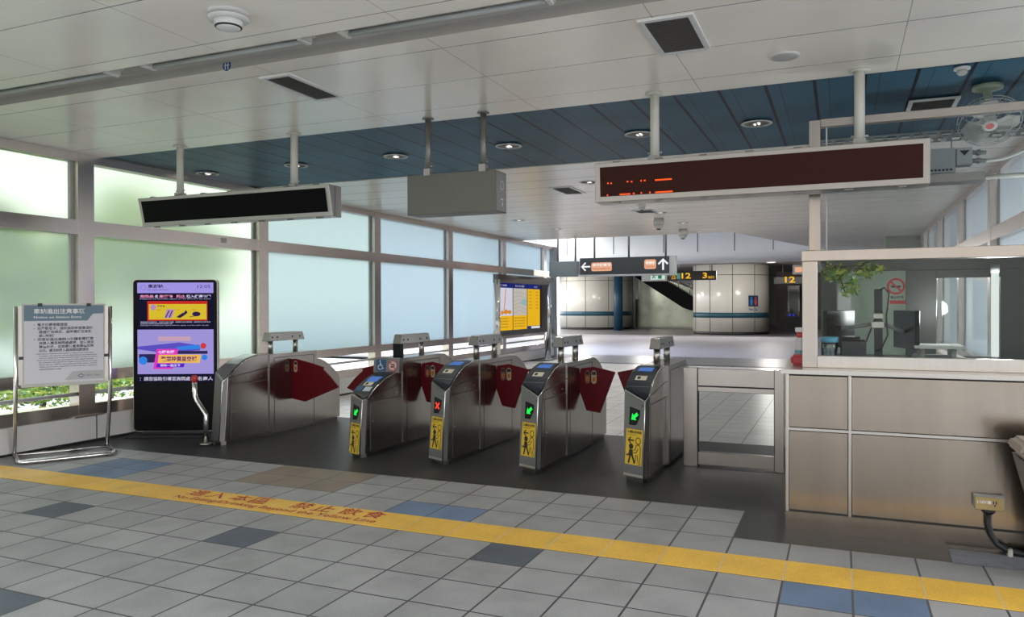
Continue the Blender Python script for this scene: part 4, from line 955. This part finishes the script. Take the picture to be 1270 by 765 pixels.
def routes(mb):
    mb.ribbon([(.30, .50), (.36, .70), (.40, .98), (.42, 1.02)], .05, h=.002); mb.disc(.42, .46, .13, 12, .002, .06); mb.disc(.65, .45, .12, 12, .002, .05); mb.disc(.2, .44, .1, 10, .002, .05)
lit('route_lines', [], srgb(222, 140, 50), .002, .9, routes)
def streets(mb):
    for k in range(6): mb.ribbon([(.9, .42+k*.1), (1.3, .50+k*.09), (1.78, .40+k*.1)], .012, h=.002)
    for k in range(6): mb.ribbon([(.95+k*.14, .37), (1.0+k*.14, .7), (.93+k*.15, 1.04)], .012, h=.002)
lit('street_lines', [], srgb(176, 160, 150), .002, .9, streets)
lit('park_area', [(1.5, 1.76, .62, .78), (1.35, 1.5, .66, .72)], srgb(150, 184, 190), .0025)
def keytext(mb):
    for k in range(6): put_text(mb, '出口資訊', 1.92, .95-k*.085, w=.22, h=.035, lift=.002); put_text(mb, '轉乘', 2.45, .95-k*.085, w=.16, h=.035, lift=.002)
    for k in range(4): put_text(mb, '路線圖例', .06, .28-k*.07, w=.5, h=.03, lift=.002); put_text(mb, '車站街道圖', .95, .28-k*.07, w=.7, h=.03, lift=.002)
mb = MB(M); keytext(mb); mb.build('key_lettering', pbr('map_ink', (.12, .08, .03, 1), .5), t)
mb = MB(M); put_text(mb, '路線圖', .08, 1.085, w=.4, h=.05, bold=.02, lift=.002); put_text(mb, '街道圖', 1.0, 1.085, w=.6, h=.05, bold=.02, lift=.002); put_text(mb, 'i', 1.95, 1.085, h=.055, bold=.02, lift=.002); put_text(mb, '資訊', 2.3, 1.085, w=.25, h=.05, bold=.02, lift=.002); mb.build('header_lettering', WHITE, t)

# ================================================================== FAR HALL
ENAM = seam_mat('enamel_panel', (.56, .55, .51, 1), 2, 9, 0, .001, .18, spec=.6)
TEALB = pbr('teal_band', (.02, .075, .105, 1), .4, spec=.3)
def drum(label, cx, cy, R, seams, name='round_column'):
    t = thing(name, label, 'column', (cx, cy, 0))
    MB().lathe([(R*.985, 0), (R*.985, .14)], n=64).build('plinth', BLACKM, t)
    MB().lathe([(R, .14), (R, 3.6)], n=64).build('cladding', pbr('column_enamel', (.60, .58, .52, 1), .22, spec=.5), t)
    MB().lathe([(R+.004, .86), (R+.004, 1.13)], n=64).build('stripe', TEALB, t)
    mb = MB()
    for a in seams: mb.box(R*math.cos(a)-.012, R*math.cos(a)+.012, R*math.sin(a)-.012, R*math.sin(a)+.012, .14, 3.6)
    mb.lathe([(R+.003, 3.05), (R+.003, 3.075)], n=64); mb.build('joint', DARKSEAM, t)
    return t
drum('white round column with teal stripe near the restroom sign', -1.85, 37.6, 1.95, [-PI/2-.55+.60*k+.12 for k in range(-1, 3)])
drum('white round column with teal stripe behind the blue post', -11.15, 43.6, 2.35, [-PI/2-.6+.62*k for k in range(-1, 3)])
for ob in list(SC.objects):
    if ob.get('label', '').startswith('white round column with teal stripe near'): drm = ob
M = plane_M((1.32, -1.52, 1.62), (math.cos(.75), math.sin(.75), 0), (0, 0, 1))
cyl = tag(MB().cyl((-8.82, 40.6, 0), (-8.82, 40.6, 3.4), .27, n=24).build('blue_post', pbr('blue_post_paint', (.012, .045, .085, 1), .4, spec=.3)), 'dark blue round post before the left white column', 'post')
aa = -PI/2+.72
t = thing('restroom_sign', 'blue and red restroom sign on the right white column', 'sign', (-1.85+1.97*math.cos(aa), 37.6+1.97*math.sin(aa), 1.45), aa+PI/2)
MB().box(-.28, .28, -.02, .0, 0, .55).build('plate', pbr('sign_navy', (.015, .04, .10, 1), .4), t)
def figure(name, x, mat):
    mb = MB(plane_M((x, -.022, .06), (1, 0, 0), (0, 0, 1))); mb.disc(0, .36, .05, 14); mb.f([(-.07, .29, 0), (-.08, .12, 0), (-.04, 0, 0), (.04, 0, 0), (.08, .12, 0), (.07, .29, 0)]); mb.build(name, mat, t)
figure('blue_figure', -.13, pbr('figure_blue', (.05, .2, .5, 1), .4)); figure('red_figure', .13, pbr('figure_red', (.5, .06, .06, 1), .4))
mb = MB(plane_M((-.28, -.022, -.20), (1, 0, 0), (0, 0, 1))); put_text(mb, 'Toilets', .0, .0, w=.28, h=.09, bold=.02); chevron_arrow(mb, .45, .04, .14, -PI/2, .0, .2); mb.build('sign_print', BLUEP, t)

BULK = pbr('bulkhead_white', (.74, .73, .70, 1), .35)
mb = MB(); prof = [(22, 4.15), (22, 3.35)]+[(22.35-.35*math.cos(a), 3.35-.30*math.sin(a)) for a in [PI/2*k/6 for k in range(1, 7)]]+[(24, 3.05), (24, 4.15)]
mb.prism(prof, -12, 9, 0); struct(mb.build('wall_bulkhead', BULK))
mb = MB()
for x in [-5.65-.0, -3.9, -2.11, -.95, .27, 1.5, 2.7]: mb.box(x-.012, x+.012, 21.992, 22.0, 3.35, 4.15)
struct(mb.build('trim_bulkhead', DARKSEAM))
HC = pbr('hall_ceiling', (.30, .29, .28, 1), .5)
struct(MB().box(-15.5, 16, 24, 62, 3.62, 3.72).build('ceiling_hall', HC))
struct(MB().box(-4.5, 16, 14.6, 22, 4.15, 4.16).build('ceiling_atrium', frosted('skylight', (.42, .42, .45, 1), .9)))
HW = pbr('hall_end_wall', (.10, .095, .09, 1), .4, noise=.3, nscale=.6)
struct(MB().box(-15.5, 16, 56, 56.3, 0, 3.7).build('wall_end', HW))
struct(MB().box(9.0, 9.2, 17.5, 56, 0, 3.7).build('wall_hall_right', HW))
struct(MB().box(4.6, 9, 17.5, 17.7, 0, 4.1).build('wall_side_room', pbr('sage_wall', (.40, .41, .35, 1), .5)))

# direction sign
t = thing('direction_sign', 'dark grey direction sign with white arrows and orange labels hanging in the hall', 'direction sign', (-1.95, 16.0, 2.40))
MB().box(-1.25, 1.26, 0, .22, 0, .46).build('case', pbr('sign_charcoal', (.045, .05, .05, 1), .4), t, bevel=.006)
MB().box(1.26, 1.42, .02, .25, -.02, .47).build('end_cap', GREYL, t, bevel=.004)
MB().box(-1.30, 1.42, .0, .25, -.05, -.005).build('under_rail', GREYL, t)
M = plane_M((-1.25, -.003, 0), (1, 0, 0), (0, 0, 1)); SGW = emit('sign_white', (1, 1, 1, 1), .95); SGO = emit('sign_orange', srgb(238, 176, 140), .95)
mb = MB(M); chevron_arrow(mb, .18, .22, .26, PI, .0, .17); mb.build('arrow', SGW, t)
mb = MB(M); chevron_arrow(mb, 2.35, .24, .30, PI/2, .0, .17); mb.build('arrow', SGW, t)
def rr_poly(mb, x0, x1, y0, y1, r, h=0): mb.f([(a, b, h) for a, b in rrect(x0, x1, y0, y1, r)])
for (x0, x1, y0, y1), tx, big, sm in (((.34, .93, .09, .33), .38, '南港展覽館', 'Nangang Exhib Ctr'), ((1.84, 2.16, .12, .38), 1.88, '動物園', 'Taipei Zoo')):
    mb = MB(M); rr_poly(mb, x0, x1, y0, y1, .05); op = mb.build('orange_label', SGO, t)
    mb = MB(M); put_text(mb, big, tx, y0+.125, w=x1-x0-.08, h=.085, bold=.02, lift=.002); mb.build('label_lettering', SGW, op)
    mb = MB(M); put_text(mb, sm, tx, y0+.04, w=x1-x0-.08, h=.05, bold=.01, lift=.002); mb.build('small_lettering', pbr('sign_brown', (.45, .12, .05, 1), .5), op)
for x in (-.85, .13, 1.15): MB().cyl((x, .11, .46), (x, .11, 2.1), .028, n=12).build('pole', GPOLE, t)
t = thing('grey_sign', 'plain grey hanging sign joined left of the charcoal direction sign', 'hanging sign', (-3.79, 16.15, 2.36))
MB().box(-.38, .47, 0, .2, 0, .43).build('case', pbr('sign_grey_green', (.20, .22, .21, 1), .45), t, bevel=.006)
for x in (-.15, .38): MB().cyl((x, .1, .43), (x, .1, 1.7), .028, n=12).build('pole', GPOLE, t)

# exit sign further in
EXY = emit('exit_yellow', srgb(250, 190, 40), 1)
def exit_sign(label, cx, cy, z, w, items, running):
    t = thing('exit_sign', label, 'exit sign', (cx, cy, z))
    MB().box(-w/2, w/2, 0, .2, 0, .36).build('case', pbr('exit_black', (.02, .017, .012, 1), .4), t, bevel=.006)
    M = plane_M((-w/2, -.004, 0), (1, 0, 0), (0, 0, 1)); mb = MB(M)
    for s_, x, ww, hh, yy in items: put_text(mb, s_, x, yy, w=ww, h=hh, bold=.02)
    mb.build('lettering', EXY, t)
    for x in (-w*.3, w*.4): MB().cyl((x, .1, .36), (x, .1, 3.62-z), .025, n=10).build('pole', GPOLE, t)
    return t, M
t, M = exit_sign('black exit sign with yellow numbers 12 and 3 beside the right column', -1.80, 26.0, 2.51, 1.76, [('出', .05, .13, .11, .19), ('口', .05, .13, .11, .05), ('12', .43, .36, .22, .07), ('3', 1.25, .17, .22, .07), ('出口', 1.46, .22, .1, .06)], True)
mb = MB(M); mb.rect(.23, .38, .06, .28); mb.build('escalator_symbol', emit('sign_mint', srgb(90, 140, 130), .9), t)
t = thing('emergency_sign', 'pale emergency exit sign with green figure beside the black exit sign', 'exit sign', (-3.25, 26.05, 2.50))
MB().box(-.62, .36, 0, .2, 0, .42).build('case', GREYL, t, bevel=.006)
M = plane_M((-.25, -.004, .06), (1, 0, 0), (0, 0, 1)); mb = MB(M); mb.rect(0, .58, 0, .30); mb.build('lit_face', emit('sign_pale_green', srgb(206, 226, 212), .95), t)
mb = MB(M); mb.rect(.30, .45, .03, .27, .001); mb.disc(.14, .22, .04, 12, .002); mb.ribbon([(.14, .19), (.12, .11), (.07, .04)], .04, h=.001); mb.ribbon([(.12, .11), (.2, .06)], .035, h=.001); mb.ribbon([(.06, .16), (.14, .17), (.22, .14)], .03, h=.001); mb.build('running_figure', emit('sign_green', srgb(46, 120, 84), .9), t)
for x in (-.4, .2): MB().cyl((x, .1, .42), (x, .1, 1.1), .025, n=10).build('pole', GPOLE, t)
t, M = exit_sign('black exit sign with yellow numbers right of the right column', 1.4, 38.0, 2.62, 2.2, [('12', .55, .5, .32, .06), ('3', 1.8, .28, .32, .06)], False)
t = thing('light_box', 'small orange lit box sign above the dark shop', 'lit sign', (1.62, 38.0, 3.1))
MB().box(-.4, .5, 0, .2, 0, .5).build('case', GREYP, t, bevel=.01)
MB().box(-.28, .4, -.006, 0, .12, .38).build('lit_face', SGO, t)

# escalator between the columns
t = thing('escalator', 'escalator with black underside rising to the left between the white columns', 'escalator', (0, 44.2, 0))
ESB = pbr('escalator_black', (.004, .004, .005, 1), .6, spec=.1)
P = [(-9.0, 3.55), (-8.0, 3.15), (-5.6, 1.55), (-4.9, 1.28), (-1.5, 1.22), (-1.5, 1.75), (-4.6, 1.8), (-7.7, 3.62), (-9.0, 3.62)]
P = [(-8.75, 3.38), (-5.65, 1.36), (-5.2, 1.2), (-4.8, 1.14), (-1.5, 1.10), (-1.5, 1.60), (-4.35, 1.62), (-7.1, 3.25), (-8.0, 3.6), (-8.75, 3.6)]
MB().prism(P, 0, 1.6, 1).build('truss', ESB, t, bevel=.01)
STN = pbr('mottled_steel_wall', (.25, .255, .21, 1), .30, .8, noise=.6, nscale=1.1, bump=.3, bscale=1.5)
MB().box(-10.8, -1.6, .55, .75, .12, 1.9).prism([(-8.6, 1.9), (-3.2, 1.9), (-7.8, 3.5), (-8.6, 3.5)], .55, .75, 1).build('side_cladding', STN, t)
MB().box(-10.8, -1.6, .5, .8, 0, .12).build('kerb', GREYP, t)
mb = MB()
for k in range(6): x = -7.4+k*.72; mb.cyl((x, .3, 3.45-(x+7.4)*.58), (x, .3, 4.2-(x+7.4)*.58), .02, n=8)
mb.build('baluster', STEEL_BRIGHT, t)
mb = MB()
for d in (.35, .55, .75): mb.tube([(-8.0, .3, 3.45+d+.2), (-4.4, .3, 1.75+d), (-2.5, .3, 1.7+d)], .025, 8)
mb.build('handrail', STEEL, t)
tag(MB().prism([(-7.6, 0), (-2.4, 0), (-2.4, 3.6), (-7.6, 3.6)], 46.5, 46.6, 1).build('bright_panel', pbr('white_stair_panel', (.75, .75, .75, 1), .4)), 'white panel behind the escalator handrails', 'panel')
tag(MB().box(-10.4, -9.4, 44.0, 44.3, 0, 3.6).build('brown_pillar', pbr('brown_pillar', (.12, .10, .085, 1), .4)), 'brown pillar behind the blue post', 'pillar')
tag(MB().box(-9.1, -8.7, 44.0, 44.3, 0, 3.6).build('steel_pillar', STEEL_DARK), 'narrow dark steel pillar left of the escalator', 'pillar')
# lamps added to the hall ceiling to brighten the columns and floor
for x, y, l in [(-4.9, 31, 'added round hall lamp between the white columns'), (.6, 32.5, 'added round hall lamp in front of the right white column'), (-9.5, 36, 'added round hall lamp in front of the left white column'), (-13.6, 39.5, 'added round hall lamp at the left end of the far hall')]:
    o = lathe_thing('hall_fill_lamp', l, 'light', (x, y, 3.62), [('rim', [(.25, 0), (.25, -.10), (.22, -.12)], WHITEP), ('diffuser', [(.215, -.115), (.19, -.15), (.02, -.17)], LAMP)], 'round lamps added to light the far hall')
    ld = bpy.data.lights.new('hall_fill_light', 'POINT'); ld.energy = 190; ld.color = (1, .96, .9); ld.shadow_soft_size = .3; ld.specular_factor = 0
    lo = bpy.data.objects.new('lamp', ld); COL.objects.link(lo); lo.parent = o; lo.location = (0, 0, -.35)
# dark shop on the right
t = thing('shop_front', 'dark shop front with a glowing cooler beyond the right column', 'shop', (2.4, 46, 0))
MB().box(-2.6, 3.5, .6, .8, 0, 3.6).build('back_wall', pbr('shop_brown', (.09, .06, .05, 1), .5), t)
MB().box(-1.9, -1.2, 0, .5, 0, 2.7).build('cooler', STEEL_DARK, t); MB().box(-1.8, -1.3, -.01, 0, .9, 2.5).build('cooler_glass', pbr('cooler_glass', (.12, .13, .13, 1), .2), t)
MB().box(-1.85, -1.5, -.02, -.01, .75, .95).build('cooler_light', emit('cooler_blue', srgb(50, 60, 220), .8), t)
MB().box(-2.3, .8, -.6, -.1, 0, .8).build('display_shelf', BLACKM, t)
mb = MB()
for k in range(12): x = -2.2+k*.24; mb.box(x, x+.14, -.5, -.3, .8, .95+.15*(k % 3))
mb.build('goods', pbr('dark_goods', (.07, .07, .06, 1), .5), t)

# ================================================================== OUTSIDE
struct(MB().box(-60, -4.62, -40, 90, -.4, -.12).build('ground_left', pbr('pale_paving', (.62, .62, .58, 1), .8, noise=.1)))
struct(MB().box(-4.62, 60, -60, -9.36, -.3, -.02).build('ground_front', pbr('front_paving', (.24, .24, .23, 1), .8, noise=.1)))
struct(MB().box(5.6, 60, -9.36, 60, -.4, -.12).build('ground_right', pbr('side_paving', (.5, .5, .5, 1), .8, noise=.1)))
BACKDROP = pbr('street_facade', (.46, .40, .33, 1), .8, noise=.12, nscale=.5)
struct(MB().box(-40, 45, -24.5, -24, -.3, 6.5).build('wall_reflected_backdrop', BACKDROP))  # unseen backdrop added so steel and glass reflect a mid tone
LEAF = [pbr('leaf_%s' % n, c, .5) for n, c in (('yellow_green', (.60, .64, .12, 1)), ('mid_green', (.22, .38, .06, 1)), ('deep_green', (.08, .18, .04, 1)))]
BARK = pbr('bark', (.10, .07, .05, 1), .8)
def foliage(mb, c, rx, rz, n, size):
    for _ in range(n):
        while True:
            p = Vector((random.uniform(-1, 1), random.uniform(-1, 1), random.uniform(-1, 1)))
            if .25 < p.length < 1: break
        q = Vector(c)+Vector((p.x*rx, p.y*rx, p.z*rz)); s = size*random.uniform(.6, 1.3)
        a = Vector((random.uniform(-1, 1), random.uniform(-1, 1), random.uniform(-.6, .6))).normalized(); b = a.orthogonal().normalized(); b = (b+a.cross(b)*random.uniform(-1, 1)).normalized()
        fc = mb.f([q-a*s, q-b*s*.35, q+a*s, q+b*s*.35])
        if fc: fc.material_index = random.choice((0, 0, 1, 1, 2))
def tree(name, label, x, y, zb, h, rx, n, size, group=None, cat='tree'):
    t = thing(name, label, cat, (x, y, zb), 0, group)
    mb = MB(); mb.tube([(0, 0, 0), (.05, .03, h*.4), (-.03, .06, h*.7), (0, 0, h*.9)], max(.04, h*.025), 8)
    for k in range(4): a = k*1.7; mb.tube([(0, 0, h*.5), (rx*.3*math.cos(a), rx*.3*math.sin(a), h*.7), (rx*.6*math.cos(a), rx*.6*math.sin(a), h*.8)], max(.015, h*.01), 6)
    mb.build('trunk', BARK, t)
    mb = MB()
    for k in range(7):
        a = k*.9; foliage(mb, (rx*.5*math.cos(a), rx*.5*math.sin(a), h*(.55+.12*(k % 4))), rx*.6, h*.25, n//7, size)
    mb.build('crown', LEAF, t, recalc=False)
for x, y, r_, h_, l in [(-6.6, -.2, .8, 1.0, 'leafy green shrub seen below the window nearest the notice stand'), (-6.9, 1.2, .9, .9, 'leafy shrub outside behind the notice stand'), (-6.8, 2.7, .8, .8, 'leafy shrub outside beyond the window post by the stand'), (-7.4, 4.3, .8, .7, 'pale shrub outside behind the information screen')]:
    tree('shrub', l, x, y, -.12, h_, r_, 2600, .05, 'shrubs outside the left windows', 'shrub')
for x, y, h_, r_, l in [(-9.5, -1.5, 4.2, 2.3, 'large green tree blurred behind the frosted glass left of the stand'), (-10.5, 3.2, 3.2, 2.0, 'green tree blurred behind the frosted glass by the information screen'), (-13, 8.5, 4.0, 2.0, 'distant tree blurred behind the frosted glass behind the gates')]:
    tree('tree', l, x, y, -.12, h_, r_, 2200, .20, 'trees outside the left windows')
t = thing('leaf_reflection', 'modelled leaves imitating a tree reflection in the booth window corner', 'reflected_leaves', (3.53, 1.62, 1.78))  # leaves modelled in place of a tree reflection in the glass
mb = MB(); mb.tube([(-.12, .05, .10), (-.02, .0, .05), (.12, -.02, .06), (.26, .0, .02)], .006, 6); mb.tube([(-.02, 0, .05), (.02, .02, -.06), (.05, .02, -.16)], .005, 6); mb.build('branch', BARK, t)
mb = MB(); foliage(mb, (-.05, .0, .02), .08, .08, 90, .035); foliage(mb, (.07, .0, -.06), .09, .11, 90, .035); foliage(mb, (.2, .0, .03), .10, .06, 70, .035); mb.build('leaves', LEAF, t, recalc=False)
# ================================================================== LIGHT
w = bpy.data.worlds.new('sky'); SC.world = w; w.use_nodes = True
nt = w.node_tree; nt.nodes.clear()
out = nt.nodes.new('ShaderNodeOutputWorld'); bg = nt.nodes.new('ShaderNodeBackground')
tc = nt.nodes.new('ShaderNodeTexCoord'); sx = nt.nodes.new('ShaderNodeSeparateXYZ'); rp = nt.nodes.new('ShaderNodeValToRGB')
nt.links.new(tc.outputs['Generated'], sx.inputs[0]); nt.links.new(sx.outputs[2], rp.inputs[0]); nt.links.new(rp.outputs[0], bg.inputs[0]); nt.links.new(bg.outputs[0], out.inputs[0])
rp.color_ramp.elements[0].color = (.98, .96, .93, 1); rp.color_ramp.elements[1].color = (.70, .82, 1, 1); rp.color_ramp.elements[1].position = .8
bg.inputs[1].default_value = 3.2

SC.view_settings.view_transform = 'Standard'; SC.view_settings.look = 'None'
SC.view_settings.gamma = 1; SC.view_settings.use_curve_mapping = False; SC.view_settings.exposure = EXP
cy = SC.cycles
cy.use_denoising = True
cy.max_bounces = 10; cy.diffuse_bounces = 5; cy.glossy_bounces = 5; cy.transmission_bounces = 6; cy.transparent_max_bounces = 16
cy.sample_clamp_indirect = 6; cy.caustics_reflective = False; cy.caustics_refractive = True
